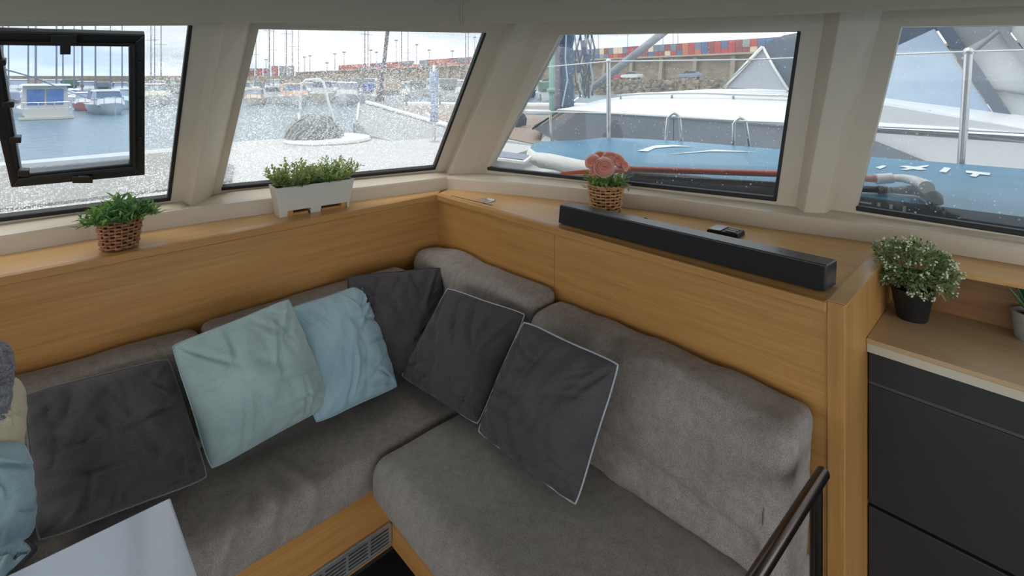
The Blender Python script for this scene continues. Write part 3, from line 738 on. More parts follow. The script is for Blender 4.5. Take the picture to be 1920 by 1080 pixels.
mb = MB(); sprigs(mb, c + Vector((0,0,.096)), .05, 30, .07, 1.4, .030, .010, 5, r2, .5, .45); mb.build('foliage', leaf_s, t, kind='stuff')
st = MB()
for k in range(7):
    a = k*.9; st.tube([c + Vector((.02*math.cos(a), .02*math.sin(a), .08)), c + Vector((.03*math.cos(a), .03*math.sin(a), .17))], .0018, 5)
st.build('stems', leaf_d, t)

# soundbar
sb = thing('soundbar', V(1.46, .79, SH), 'long black soundbar along the edge of the oak shelf', 'speaker')
sbm = mat('soundbar_shell', (40, 42, 44), .3); grillm = mat('soundbar_grille', (30, 30, 32), .8, bump=.8, bscale=900)
def P(x, y, z): return V(x, y, SH + z)
MB().hexa([P(1.434, .369, .003), P(1.502, .362, .003), P(1.486, 1.238, .003), P(1.420, 1.232, .003), P(1.434, .366, .070), P(1.500, .359, .070), P(1.482, 1.232, .070), P(1.422, 1.228, .070)]).build('body', sbm, sb, bevel=.004, segs=3)
MB().hexa([P(1.428, .372, .004), P(1.436, .372, .004), P(1.424, 1.229, .004), P(1.416, 1.229, .004), P(1.430, .370, .066), P(1.436, .370, .066), P(1.426, 1.225, .066), P(1.419, 1.225, .066)]).build('grille_cloth', grillm, sb, bevel=.002)
for k in range(3): MB().lathe([(.005, .0), (.005, .0012), (.002, .0014)], P(1.468, .44 + k*.022, .0695), 12).build('button', mat('button_grey', (70, 72, 74), .4), sb)
# cable loop behind it
MB().tube([P(1.52, .98, .004), P(1.56, .985, .03), P(1.60, .98, .036), P(1.63, .965, .02), P(1.62, .945, .004), P(1.58, .93, .004), P(1.54, .92, .004), P(1.505, .91, .006)], .0024, 6).build('cable', mat('brown_cable', (86, 54, 34), .5), smooth=True, label='thin brown cable looping behind the soundbar', cat='cable')
# remote control
a = V(1.735, .745, SH); rc = thing('remote_control', a, 'silver and black remote control behind the soundbar', 'remote')
def rp(x, y, z): return a + Vector((x, y, z))
MB().hexa([rp(-.02,-.048,0), rp(.045,-.046,0), rp(.045,.058,0), rp(-.035,.056,0), rp(-.02,-.046,.016), rp(.043,-.044,.016), rp(.043,.056,.013), rp(-.033,.054,.013)]).build('body', plast, rc, bevel=.003)
MB().hexa([rp(-.028,.010,.0155), rp(.040,.010,.0155), rp(.040,.052,.0138), rp(-.030,.050,.0138), rp(-.028,.010,.018), rp(.040,.010,.018), rp(.040,.052,.0165), rp(-.030,.050,.0165)]).build('face_plate', mat('silver_plastic', (190, 194, 198), .3, .3), rc)
for k in range(3):
    MB().box(rp(-.018+k*.02, -.036, .0165), rp(-.006+k*.02, -.002, .0195)).build('button', mat('button_pale', (150, 152, 154), .5), rc, bevel=.001)
# shelf lid latch and its slot
lt = thing('latch', V(1.45, 1.68, SH), 'brushed metal flush latch on the shelf near the corner', 'latch')
MB().hexa([V(1.418, 1.640, SH), V(1.475, 1.648, SH), V(1.478, 1.722, SH), V(1.432, 1.708, SH), V(1.418, 1.640, SH+.006), V(1.475, 1.648, SH+.006), V(1.478, 1.722, SH+.005), V(1.432, 1.708, SH+.005)]).build('plate', steel, lt, bevel=.001)
MB().hexa([V(1.470, 1.642, SH+.005), V(1.478, 1.642, SH+.005), V(1.481, 1.69, SH+.005), V(1.473, 1.69, SH+.005), V(1.470, 1.642, SH+.011), V(1.478, 1.642, SH+.011), V(1.481, 1.69, SH+.010), V(1.473, 1.69, SH+.010)]).build('lip', steel, lt)
MB().hexa([V(1.404, 1.866, SH+.0002), V(1.408, 1.868, SH+.0002), V(1.424, 1.60, SH+.0002), V(1.418, 1.60, SH+.0002), V(1.404, 1.866, SH+.0009), V(1.408, 1.868, SH+.0009), V(1.424, 1.60, SH+.0009), V(1.418, 1.60, SH+.0009)]).build('slot', rubber, lt)

# black pot with white-flowered bush
c = V(1.812, .251, -.675)
t = thing('potted_plant', c, 'black pot with a round sage bush of tiny white flowers', 'plant')
MB().lathe([(.034, 0), (.036, .004), (.048, .076), (.051, .080), (.051, .086), (.046, .086), (.044, .074)], c, 32).build('pot', mat('black_pot', (30, 30, 32), .5), t, smooth=True, flat_angle=45)
MB().lathe([(.044, .072), (.02, .078), (.003, .079)], c, 20).build('soil', soil, t)
mb = MB(); mb2 = MB(); mb3 = MB(); r2 = random.Random(21); stm = MB()
for k in range(420):
    z = r2.uniform(-.55, 1); a = r2.random()*2*math.pi; q = math.sqrt(max(0, 1-z*z))
    d = Vector((q*math.cos(a), q*math.sin(a), z)); R = r2.uniform(.62, 1.0)
    cc = c + Vector((0, 0, .138)); tip = cc + Vector((d.x*.106, d.y*.106, d.z*.085))*R
    if k % 4 == 0: stm.tube([c + Vector((0,0,.07)), c + Vector((d.x*.03, d.y*.03, .1)), tip], .0009, 4)
    for j in range(9):
        e = (d + Vector((r2.uniform(-1,1), r2.uniform(-1,1), r2.uniform(-1,1)))*.9).normalized()
        (mb if r2.random() < .78 else mb2).leaf(tip + e*.004 - d*r2.random()*.02, e, Vector((r2.uniform(-1,1), r2.uniform(-1,1), 1)).normalized(), r2.uniform(.010, .017), r2.uniform(.004, .007), .1)
    if R > .86 and r2.random() < .62:
        for j in range(4):
            mb3.ball(tip + Vector((r2.uniform(-1,1), r2.uniform(-1,1), r2.uniform(-1,1)))*.007 + d*.006, .0027, n=5, m=3)
mb.build('foliage', mat('leaf_pale_sage', (132, 146, 98), .6, rgb2=(182, 188, 140), vscale=25, transl=.4), t, kind='stuff'); mb2.build('foliage', leaf_d, t, kind='stuff')
mb3.build('blossoms', mat('cream_blossom', (214, 214, 190), .7), t, kind='stuff'); stm.build('stems', leaf_d, t, kind='stuff')

# concrete pot with succulent at the counter's end
c = V(1.885, .012, -.675)
t = thing('potted_succulent', c, 'grey concrete pot with a pointed dark green succulent', 'plant')
conc = mat('grey_concrete', (150, 148, 142), .85, var=.12, vscale=40, bump=.3, bscale=120)
MB().lathe([(.032, 0), (.036, .004), (.042, .068), (.043, .072), (.037, .072), (.036, .062)], c, 28).build('pot', conc, t, smooth=True, flat_angle=45)
MB().lathe([(.036, .06), (.018, .064), (.003, .065)], c, 16).build('soil', soil, t)
succ = mat('succulent_green', (58, 98, 78), .45, rgb2=(84, 128, 100), vscale=20)
for k in range(11):
    a = k*2.4 + 2.1; ln = .095 - .003*k; tilt = .75 - .06*k
    d = Vector((math.cos(a)*tilt, math.sin(a)*tilt, 1)).normalized(); s = d.cross(Vector((0,0,1))).normalized(); n = s.cross(d)
    rings = []
    for f, w in ((0, .006), (.25, .011), (.55, .010), (.85, .005), (1, .0008)):
        p = c + Vector((0,0,.062)) + d*ln*f + Vector((0,0,-.0))
        rings.append([p + s*w, p + n*w*.35, p - s*w, p - n*w*.45])
    MB().loft(rings).build('leaf', succ, t, smooth=True)

# opening port frame in the forward window
hf = [(-48, 54), (271, 62), (271, 324), (22, 347)]; hi = hatch_hole
t0 = w1.hit(120, 340)
ht_ = thing('opening_port', t0, 'black plastic opening port frame set in the rain-speckled forward pane', 'port')
O = [w1.hit(*p) for p in hf]; I = [w1.hit(*p) for p in hi]; n = w1.n
for i, nm in enumerate(('frame_bar',)*4):
    j = (i+1) % 4
    MB().hexa([O[i] - n*.02, O[j] - n*.02, I[j] - n*.02, I[i] - n*.02, O[i] + n*.016, O[j] + n*.016, I[j] + n*.010, I[i] + n*.010]).build(nm, plast, ht_, bevel=.003)
    # raised seal lip
    a_ = O[i].lerp(I[i], .62); b_ = O[j].lerp(I[j], .62); a2 = O[i].lerp(I[i], .80); b2 = O[j].lerp(I[j], .80)
    MB().hexa([a_ + n*.008, b_ + n*.008, b2 + n*.008, a2 + n*.008, a_ + n*.020, b_ + n*.020, b2 + n*.018, a2 + n*.018]).build('seal', rubber, ht_)
MB().loft([[p - n*.012 for p in I], [p - n*.008 for p in I]]).build('pane', clean, ht_)
def clip(px, py, w, h, name='clip', dz=.02):
    a = w1.hit(px-w/2, py-h/2); b = w1.hit(px+w/2, py-h/2); c_ = w1.hit(px+w/2, py+h/2); d_ = w1.hit(px-w/2, py+h/2)
    MB().hexa([a + n*.004, b + n*.004, c_ + n*.004, d_ + n*.004, a + n*dz, b + n*dz, c_ + n*dz, d_ + n*dz]).build(name, plast, ht_, bevel=.002)
clip(121, 70, 48, 20, 'hinge', .026); clip(123, 86, 20, 22, 'latch_tab', .024); clip(155, 329, 38, 12, 'latch_plate', .028)
clip(158, 324, 22, 5, 'latch_tab', .033)
for px, py in ((2, 112), (17, 190), (30, 256), (45, 318)): clip(px, py, 22, 11, 'clip', .024)
for py in (120, 190, 260): clip(262, py, 7, 18, 'clip', .022)
# ================================================================== OUTSIDE: WATER, OWN DECK
WL = -2.7
def water_mat():
    m = bpy.data.materials.new('harbour_water'); m.use_nodes = True; nt = m.node_tree; N = nt.nodes; L = nt.links
    p = N['Principled BSDF']; p.inputs['Base Color'].default_value = (*srgb(92, 116, 128), 1); p.inputs['Roughness'].default_value = .22; p.inputs['IOR'].default_value = 1.33
    tc = N.new('ShaderNodeTexCoord'); n = N.new('ShaderNodeTexNoise'); n.inputs['Scale'].default_value = 1.6; n.inputs['Detail'].default_value = 5
    b = N.new('ShaderNodeBump'); b.inputs['Strength'].default_value = .6; b.inputs['Distance'].default_value = .3
    L.new(tc.outputs['Object'], n.inputs[0]); L.new(n.outputs[0], b.inputs['Height']); L.new(b.outputs[0], p.inputs['Normal']); return m
MB().box(V(-2500, -2500, WL-6), V(2500, 2500, WL)).build('water', water_mat(), kind='structure')

deckw = mat('white_deck_gelcoat', (180, 181, 180), .5, var=.04, vscale=3)
nonskid = mat('grey_nonskid', (128, 130, 128), .8, var=.25, vscale=60, bump=.8, bscale=160)
hullw = mat('hull_white', (186, 188, 190), .3)
gdeck = mat('pale_grey_deck', (150, 154, 156), .7, var=.05, vscale=5)
DK = -.5
fd = MB()
front = [(-2.6, 4.2), (-1.2, 4.4), (0.05, 4.36), (.8, 4.44), (1.4, 4.52), (2.0, 4.22), (2.4, 3.9), (2.72, 3.5)]
inner = [(2.78, 2.6), (1.95, 2.3), (1.62, 2.25), (.55, 2.55), (-2.6, 2.62)]
fd.prism([V(x, y, DK) for x, y in front + inner], (0, 0, -.35)).build('foredeck', deckw, kind='structure')
# raised non-skid field and its white rim
MB().prism([V(x, y, DK) for x, y in [(-2.5, 2.75), (.72, 2.72), (.86, 3.2), (.78, 4.08), (.05, 4.1), (-1.2, 4.12), (-2.5, 4.0)]], (0, 0, .012)).build('nonskid_pad', nonskid, label='grey non-skid pad on the foredeck outside the opening port', cat='deck pad')
# side deck along the starboard windows
sd = [(1.95, 2.3), (2.78, 2.6), (2.72, 3.5), (2.98, 3.3), (3.02, 1.5), (3.25, -.4), (3.25, -1.6), (2.35, -1.6), (2.25, .4)]
MB().prism([V(x, y, -.62) for x, y in sd], (0, 0, -.3)).build('side_deck', deckw, kind='structure')
# cabin side below the windows (outside face)
MB().loft([[V(x, y, -.47), V(x+.06*nx, y+.06*ny, -.47), V(x+.06*nx, y+.06*ny, -.95), V(x, y, -.95)] for x, y, nx, ny in [(-2.5, 2.42, 0, 1), (.45, 2.40, 0, 1), (1.52, 2.17, .3, 1), (1.74, 2.0, 1, .5), (2.07, .7, 1, .2), (2.17, .0, 1, .1), (2.3, -1.2, 1, .1)]]).build('cabin_side', hullw, kind='structure')
# starboard bow
bowt = V(2.70, 5.12, -.262)
sb_ = thing('starboard_bow', V(2.5, 4.2, WL), 'grey decked bow of the boat with a white toe rail', 'bow')
O_ = [V(2.9, 3.3, -.52), V(2.84, 3.98, -.43), V(2.80, 4.5, -.36), bowt]; I_ = [V(2.2, 3.3, -.53), V(2.14, 4.0, -.475), V(2.30, 4.55, -.39), V(2.60, 5.10, -.275)]
MB().loft([[a, b, b + Vector((.05, 0, -1.2)), b*.5+a*.5 + Vector((0,0,-2.0)), a + Vector((-.03,0,-1.2))] for a, b in zip(O_, I_)]).build('hull', gdeck, sb_)
MB().tube([p + Vector((0,0,.02)) for p in O_], .022, 8).build('toe_rail', white, sb_, smooth=True)
MB().tube([I_[-1] + Vector((0,0,.02)), I_[-2] + Vector((0,0,.0))], .012, 8).build('toe_rail', white, sb_, smooth=True)
# furled forestay rising from the bow
fs_ = thing('furled_forestay', bowt, 'grey furled forestay rising from the starboard bow', 'forestay')
a = atD(712, 190, 5.72); b = atD(727, 55, 5.55)
MB().tube([a, a.lerp(b, .12)], .012, 8).build('wire', steel, fs_)
MB().tube([a.lerp(b, .1), b, b + (b - a)*4], .021, 10).build('furled_sail', mat('grey_sail_cover', (104, 108, 116), .8), fs_, smooth=True)
MB().lathe([(.05, 0), (.05, .04), (.03, .05), (.03, .09)], a, 14).build('furler_drum', rubber, fs_, smooth=True, flat_angle=40)

# windlass area: round plate, heaped net and steel loop
np_ = thing('deck_plate', V(1.74, 4.12, DK), 'low round white deck plate under the heaped netting', 'deck plate')
MB().lathe([(.33, 0), (.34, .01), (.33, .028), (.30, .034)], V(1.80, 4.06, DK), 36).build('plate', white, np_, smooth=True, flat_angle=40)
net = mat('grey_netting', (124, 130, 134), .9, rgb2=(74, 80, 84), vscale=55, bump=1, bscale=90)
nt_ = thing('netting_heap', V(1.70, 4.10, DK+.034), 'heap of grey netting with a steel loop rail on the foredeck', 'netting')
mb = MB(); rings = []
for k in range(9):
    f = k/8; r = .195*(1-f**2.2)**.6 + .015; ring = []
    for i in range(26):
        aa = 2*math.pi*i/26; w = 1 + .22*noise.noise(Vector((math.cos(aa)*2, math.sin(aa)*2, f*4)))
        ring.append(V(1.70, 4.10, DK+.034) + Vector((math.cos(aa)*r*w, math.sin(aa)*r*w, .19*f)))
    rings.append(ring)
mb.loft(rings).build('net', net, nt_, smooth=True)
strands = MB(); rr = random.Random(3)
for k in range(26):
    aa = rr.random()*6.28; pts = []
    for j in range(6):
        f = j/5; r = .205*(1-f**2.0)**.6 + .02; b_ = aa + f*rr.uniform(.4, .9)
        pts.append(V(1.70, 4.10, DK+.04) + Vector((math.cos(b_)*r, math.sin(b_)*r, .19*f)))
    strands.tube(pts, .007, 5)
strands.build('net_cords', mat('pale_cord', (156, 160, 160), .9), nt_, kind='stuff')
lp_ = [atD(568, 235, 4.15), atD(563, 200, 4.15), atD(566, 158, 4.15), atD(574, 150, 4.15), atD(600, 148, 4.15), atD(607, 156, 4.15), atD(618, 200, 4.15), atD(627, 226, 4.15), atD(632, 250, 4.15)]
MB().tube(lp_, .011, 8).build('loop_rail', white, nt_, smooth=True)
MB().tube([atD(560, 212, 4.05), atD(566, 264, 4.05)], .011, 8).build('loop_rail', white, nt_, smooth=True)
# blue-sleeved stanchion on the foredeck
st_ = thing('stanchion', atz(814, 266, DK), 'foredeck stanchion wrapped in a faded blue sleeve', 'stanchion')
q0 = atz(814, 266, DK); MB().tube([q0, q0 + Vector((0,0,.62))], .014, 10).build('post', steel, st_, smooth=True)
MB().tube([q0 + Vector((0,0,.16)), q0 + Vector((0.004,0,.3)), q0 + Vector((0,.004,.45)), q0 + Vector((0,0,.57))], lambda f: .034 + .007*math.sin(f*14), 12).build('sleeve', mat('faded_blue_sleeve', (92, 128, 176), .8, rgb2=(176, 190, 206), vscale=14), st_, smooth=True)
MB().lathe([(.04, 0), (.04, .012), (.02, .02)], q0, 14).build('foot', steel, st_)
# hatch on the white deck seen at the side window's corner
hh = thing('deck_hatch', V(2.32, 3.0, DK), 'smoked glass deck hatch by the nose of the paddleboard', 'hatch')
hp = [atz(918, 300, DK+.02), atz(930, 288, DK+.02), atz(998, 298, DK+.02), atz(985, 309, DK+.02)]
MB().prism(hp, (0, 0, .02)).build('frame', white, hh, bevel=.004)
cc = sum(hp, Vector())/4
MB().prism([cc + (p-cc)*.86 + Vector((0,0,.0205)) for p in hp], (0,0,.004)).build('pane', mat('smoked_acrylic', (92, 96, 112), .15), hh)

# ================================================================== LIFELINES, PADDLEBOARDS
def stanchion(base, top, r, label):
    t = thing('stanchion', base, label, 'stanchion')
    MB().tube([base, top], r, 10).build('post', steel, t, smooth=True, flat_angle=50)
    MB().lathe([(r*2.4, 0), (r*2.4, .008), (r*1.3, .02)], base, 14).build('foot', steel, t)
    MB().ball(top, r*1.3, n=8, m=5).build('cap', steel, t, smooth=True)
    return t
T1 = atD(1141, 115, 3.55); B1 = Vector((T1.x - .01, T1.y - .01, EYE-.62)); stanchion(B1, T1, .0165, 'tall lifeline stanchion rising behind the nose half of the blue paddleboard')
T2 = atD(1816, 97, 2.33); B2 = atD(1797, 382, 2.33); B2.z = EYE-.62; stanchion(B2, T2, .0165, 'tall lifeline stanchion rising behind the lettering of the blue paddleboard')
T3 = atD(1031, 212, 4.15); B3 = Vector((T3.x+.02, T3.y-.02, EYE-.62)); stanchion(B3, T3, .012, 'short stanchion rising ahead of the paddleboard nose')
def line(name, pts, r, label, m=steel): MB().tube(pts, r, 6).build(name, m, smooth=True, label=label, cat='lifeline')
T0 = atD(985, 129, 4.6); T9 = T2 + (T2 - T1)*.9
line('lifeline', [T0, T1, T1.lerp(T2, .5) + Vector((0,0,-.012)), T2, T9], .0045, 'upper wire lifeline threaded through the stanchion tops', mat('pale_wire', (196, 200, 200), .4))
m1 = atD(1137, 212, 3.55); m0 = atD(960, 208, 4.6); m2 = atD(1806, 244, 2.33)
line('lifeline', [m0, m1, m1.lerp(m2, .5) + Vector((0,0,-.008)), m2, m2 + (m2-m1)*.9], .0045, 'lower wire lifeline halfway up the stanchions', MATS['pale_wire'])
for k, (l, tL, tR, r_, D_, lab) in enumerate([((1241, 278), (1252, 222), (1274, 220), (1284, 278), 3.22, 'steel ladder hoop standing behind the paddleboard, the one further forward'), ((1374, 290), (1376, 232), (1398, 229), (1416, 290), 2.98, 'steel ladder hoop standing behind the paddleboard, the one further aft')]):
    a, b, c_, d_ = atD(*l, D_), atD(*tL, D_), atD(*tR, D_), atD(*r_, D_)
    a = Vector((a.x, a.y, EYE-.62)); d_ = Vector((d_.x, d_.y, EYE-.62))
    arc = [b.lerp(c_, f) + Vector((0,0,.03*math.sin(math.pi*f))) for f in (0, .25, .5, .75, 1)]
    MB().tube([a, a.lerp(b, .8)] + arc + [d_.lerp(c_, .8), d_], .0105, 8).build('ladder_hoop', steel, smooth=True, label=lab, cat='handrail')

supb = mat('paddleboard_blue', (62, 122, 150), .35, rgb2=(38, 98, 130), vscale=4, vstretch=(1, .25, 1))
supr = mat('paddleboard_white_rail', (206, 206, 202), .4)
navy = mat('paddleboard_navy', (18, 34, 46), .4, rgb2=(26, 52, 68), vscale=3, vstretch=(1, .3, 1))
def board(name, stations, thick, mt, mrim, label, tilt=0):
    """stations: (y, xc, halfwidth, ztop)"""
    t = thing(name, V(stations[len(stations)//2][1], stations[len(stations)//2][0], stations[0][3]-thick), label, 'paddleboard')
    top = []; rim = []
    for y, xc, w, z in stations:
        top.append([V(xc + w*s, y, z + tilt*s*w - .012*s*s) for s in (-1, -.8, -.5, 0, .5, .8, 1)])
        L_, R_ = V(xc - w, y, z - tilt*w - .012), V(xc + w, y, z + tilt*w - .012)
        rim.append([L_ + Vector((.0,0,.0005)), L_ + Vector((-.035,0,-thick*.3)), L_ + Vector((-.03,0,-thick*.7)), L_ + Vector((.03,0,-thick)), R_ + Vector((-.03,0,-thick)), R_ + Vector((.03,0,-thick*.7)), R_ + Vector((.035,0,-thick*.3)), R_ + Vector((0,0,.0005))])
    MB().loft(top, closed=False).build('deck_pad', mt, t, smooth=True)
    kk = 5 if mrim is supr else len(rim)-1
    MB().loft(rim[:kk+1], closed=False).build('nose_rail', mrim, t, smooth=True)
    if kk < len(rim)-1: MB().loft(rim[kk:], closed=False).build('hull', navy, t, smooth=True)
    a = rim[0]; MB().add(a, [list(range(8))]).build('nose', mrim, t); a = rim[-1]; MB().add(a, [list(range(8))]).build('tail', mrim, t)
    return t
stn = []
for y in (2.32, 2.27, 2.16, 2.0, 1.75, 1.45, 1.1, .7, .3, -.1, -.5, -.9, -1.3):
    f = (2.34 - y)/1.0; w = .345*min(1, math.sqrt(max(.002, 1-(1-min(1, f))**2.2)))
    xc = 2.47 + (2.32-y)*.085
    stn.append((y, xc, w, -.395 + .0 - (.02 if y > 2 else 0)))
b1 = board('paddleboard', stn, .10, supb, supr, 'bright blue paddleboard with a white nose lying along the side deck', .10)
stn2 = [(y, xc-.10, w*1.0, -.562) for y, xc, w, z in stn[4:]]
b2_ = board('paddleboard', stn2, .045, navy, navy, 'dark navy paddleboard stacked beneath the bright blue one', .03)
# printed chevron and letters on the board
wp = mat('white_print', (205, 214, 216), .5)
def sup_pt(px, py, dz=.003):
    # point on the tilted deck of the blue board under a pixel
    z = -.40
    for _ in range(6):
        p = atz(px, py, z); y = p.y; xc = 2.47 + (2.32-y)*.085; s = (p.x - xc)/.345
        z = -.395 + .10*(p.x-xc) - .012*s*s + dz
    return atz(px, py, z)
def decal(name, pxs, ext=.0015):
    MB().prism([sup_pt(*p) for p in pxs], (0, 0, ext)).build(name, wp, b1)
decal('printed_stripe', [(1196, 283), (1215, 284), (1228, 278), (1262, 275), (1300, 275), (1262, 272), (1228, 273)])
decal('printed_stripe', [(1252, 290), (1330, 284), (1420, 285), (1340, 281)])
for poly in ([(1642, 314), (1650, 317), (1662, 312), (1656, 310)],
             [(1686, 312), (1696, 314), (1722, 319), (1738, 318), (1728, 315), (1700, 311)], [(1688, 318), (1700, 319), (1738, 313), (1742, 310), (1730, 311)],
             [(1761, 322), (1774, 324), (1783, 316), (1771, 314)],
             [(1811, 320), (1811, 324), (1855, 329), (1857, 325)], [(1818, 330), (1830, 332), (1840, 325), (1828, 323)]):
    decal('letter', poly)
# white print on the edge of the navy board
def edge_pt(px, py): return atX(px, py, 2.262)
for poly in ([(1610, 377), (1634, 380), (1634, 383), (1610, 380)], [(1609, 391), (1615, 383), (1621, 393)], [(1622, 393), (1627, 384), (1632, 394)],
             [(1645, 380), (1651, 380), (1650, 394), (1644, 393)], [(1668, 383), (1674, 384), (1673, 398), (1667, 397)], [(1693, 386), (1699, 387), (1698, 401), (1692, 400)]):
    MB().prism([edge_pt(*p) for p in poly], (-.002, 0, 0)).build('printed_mark', wp, b2_)
# paddles lying along the board edge
coral = mat('coral_shaft', (206, 104, 82), .4); 
def zp(px, py, z): return atz(px, py, z)
pd = thing('paddle', zp(1400, 326, -.40), 'coral shafted paddle with a white grip lying on the blue board', 'paddle')
p0, p1, p2, p3 = zp(1052, 325, -.40), zp(1180, 317, -.40), zp(1460, 326, -.392), zp(1645, 336, -.385)
MB().tube([p1, p2, p3], .0135, 10).build('shaft', coral, pd, smooth=True)
MB().tube([p0, p0.lerp(p1, .5), p1], lambda f: .006 + .012*f, 8).build('blade_spine', coral, pd, smooth=True)
MB().hexa([p1 + Vector((.03,-.02,-.005)), p1 + Vector((-.03,.02,-.005)), p1.lerp(p0, .6) + Vector((-.05,.02,-.02)), p1.lerp(p0, .6) + Vector((.05,-.02,-.02)), p1 + Vector((.03,-.02,.003)), p1 + Vector((-.03,.02,.003)), p1.lerp(p0, .6) + Vector((-.05,.02,-.012)), p1.lerp(p0, .6) + Vector((.05,-.02,-.012))]).build('blade', mat('pale_coral', (214, 140, 120), .5), pd, bevel=.004)
g0, g1, g2, g3 = zp(1642, 336, -.385), zp(1672, 334, -.38), zp(1712, 338, -.375), zp(1733, 346, -.375)
MB().tube([g0, g1], .020, 12).build('grip_collar', white, pd, smooth=True, flat_angle=50)
MB().tube([g1, g1.lerp(g2, .5) + Vector((0,0,.004)), g2, g3, zp(1738, 352, -.375)], lambda f: .013 + .010*f, 12).build('grip', white, pd, smooth=True, flat_angle=50)
pk = thing('paddle', zp(1400, 350, -.42), 'black shafted paddle with a taped grip beside the coral paddle', 'paddle')
k0, k1, k2, k3, k4 = zp(1190, 330, -.425), zp(1470, 347, -.42), zp(1672, 357, -.415), zp(1720, 356, -.405), zp(1752, 372, -.41)
MB().tube([k0, k1, k2], .012, 10).build('shaft', mat('carbon_black', (44, 42, 40), .35), pk, smooth=True)
MB().tube([k2.lerp(k1, .12), k2, k3], lambda f: .017 + .006*math.sin(f*9), 12).build('taped_grip', mat('taped_grey', (70, 66, 64), .8, rgb2=(150, 146, 142), vscale=90), pk, smooth=True)
MB().tube([k3, k3.lerp(k4, .5) + Vector((0,0,.008)), k4, k4 + Vector((-.01,-.004,-.015))], lambda f: .022 + .004*math.sin(f*3), 12).build('handle', mat('carbon_black2', (58, 56, 52), .5), pk, smooth=True)

# ================================================================== NEIGHBOURING MOTOR YACHT
yw = mat('yacht_white', (208, 210, 211), .25); yg = mat('yacht_grey_line', (120, 124, 130), .4)
ydk = mat('yacht_smoked_glass', (104, 110, 122), .14, rgb2=(122, 126, 134), vscale=1.2)
teak = mat('weathered_teak', (150, 134, 122), .8, rgb2=(128, 112, 102), vscale=20, vstretch=(6, .4, 1))
canv = mat('grey_canvas', (166, 170, 178), .85); dcanv = mat('charcoal_canvas', (74, 84, 98), .85, rgb2=(92, 104, 120), vscale=4)
vinyl = mat('clear_vinyl_blue', (158, 178, 204), .2, rgb2=(176, 194, 208), vscale=2.2, vstretch=(1, 1, 2)); vinyl2 = mat('clear_vinyl_pale', (176, 182, 184), .3, rgb2=(188, 192, 192), vscale=2)
y = thing('motor_yacht', V(5.6, 2, WL), 'white motor yacht moored alongside with a smoked window band and canvas covers', 'yacht')
def sect(Y, hb, zd):
    c_ = 5.6; return [V(c_-hb, Y, zd), V(c_-hb*.97, Y, zd-.5), V(c_-hb*.86, Y, WL-.1), V(c_, Y, WL-.5), V(c_+hb*.86, Y, WL-.1), V(c_+hb*.97, Y, zd-.5), V(c_+hb, Y, zd)]
MB().loft([sect(*q) for q in ((-5, 1.55, -.86), (-2, 1.62, -.82), (1, 1.6, -.78), (3, 1.52, -.76), (4.6, 1.32, -.74), (6, .98, -.70), (7.2, .55, -.66), (8.2, .06, -.62))]).build('hull', yw, y, smooth=True, flat_angle=40)
MB().prism([V(4.05+.05, 2.5, -.765), V(4.1, 3.4, -.755), V(4.35, 4.6, -.735), V(4.7, 6, -.695), V(5.1, 7.2, -.655), V(5.56, 8.1, -.615), V(6.1, 7.2, -.655), V(6.5, 6, -.695), V(6.85, 4.6, -.735), V(7.1, 2.5, -.765)], (0,0,.012)).build('foredeck', teak, y)
# deckhouse body
dh = [V(4.42, 4.15, -.76), V(4.42, -1.2, -.86), V(6.78, -1.2, -.86), V(6.78, 4.15, -.76), V(6.2, 4.65, -.75), V(5.0, 4.65, -.75)]
dt = [V(4.43, 3.70, -.35), V(4.43, -.9, -.40), V(6.77, -.9, -.40), V(6.77, 3.70, -.35), V(6.2, 4.0, -.34), V(5.0, 4.0, -.34)]
MB().loft([dh, dt]).build('deckhouse', yw, y)
# smoked side windows and windscreen, proud of the body by a hair
def band(name, pxs, X, m, th=.012): return MB().prism([atX(px, py, X) for px, py in pxs], (th, 0, 0)).build(name, m, y)
band('side_window', [(1003, 243), (1062, 210), (1200, 214), (1262, 218), (1262, 276), (1100, 276), (1040, 262)], 4.405, ydk)
band('side_window', [(1264, 218), (1350, 223), (1490, 233), (1560, 245), (1640, 264), (1738, 303), (1640, 300), (1480, 283), (1264, 277)], 4.405, ydk)
MB().loft([[V(4.42, 4.25, -.62), V(4.44, 3.80, -.345)], [V(5.0, 4.72, -.62), V(5.0, 4.1, -.33)], [V(6.2, 4.72, -.62), V(6.2, 4.1, -.33)], [V(6.78, 4.25, -.62), V(6.76, 3.8, -.345)]], closed=False).build('windscreen', ydk, y)
for f in (.25, .5, .75):
    a_ = V(4.42, 4.27, -.61).lerp(V(5.0, 4.74, -.61), f); b_ = V(4.44, 3.82, -.335).lerp(V(5.0, 4.12, -.32), f)
    MB().tube([a_, b_], .012, 6).build('wiper', rubber, y)
# rounded roof
rings = []
for Y, zz, w in ((3.86, 0.0, .99), (3.6, .12, 1.0), (3.2, .19, 1.0), (2.6, .235, 1.0), (1.8, .25, 1.0), (1.0, .235, 1.0), (.3, .13, 1.0), (-.5, .02, 1.0)):
    rings.append([V(5.6 + s*1.19*w, Y, -.365 + .02*(1 if abs(s) > .99 else 0) + zz*(1-abs(s)**3.2)**.8 + (.028 if abs(s) < .99 else 0)) for s in (-1, -.985, -.9, -.78, -.6, -.35, 0, .35, .6, .78, .9, .985, 1)])
MB().loft(rings, closed=False).build('roof', yw, y, smooth=True)
MB().tube([V(4.412, 3.83, -.352), V(4.40, 2, -.352), V(4.40, .9, -.375)], .014, 8).build('rub_strip', yg, y)
MB().tube([atX(1130, 181, 4.75), atX(1200, 176, 4.72), atX(1300, 174, 4.7), atX(1490, 180, 4.7), atX(1640, 197, 4.7), atX(1925, 246, 4.7)], .014, 8).build('roof_rail', steel, y, smooth=True)
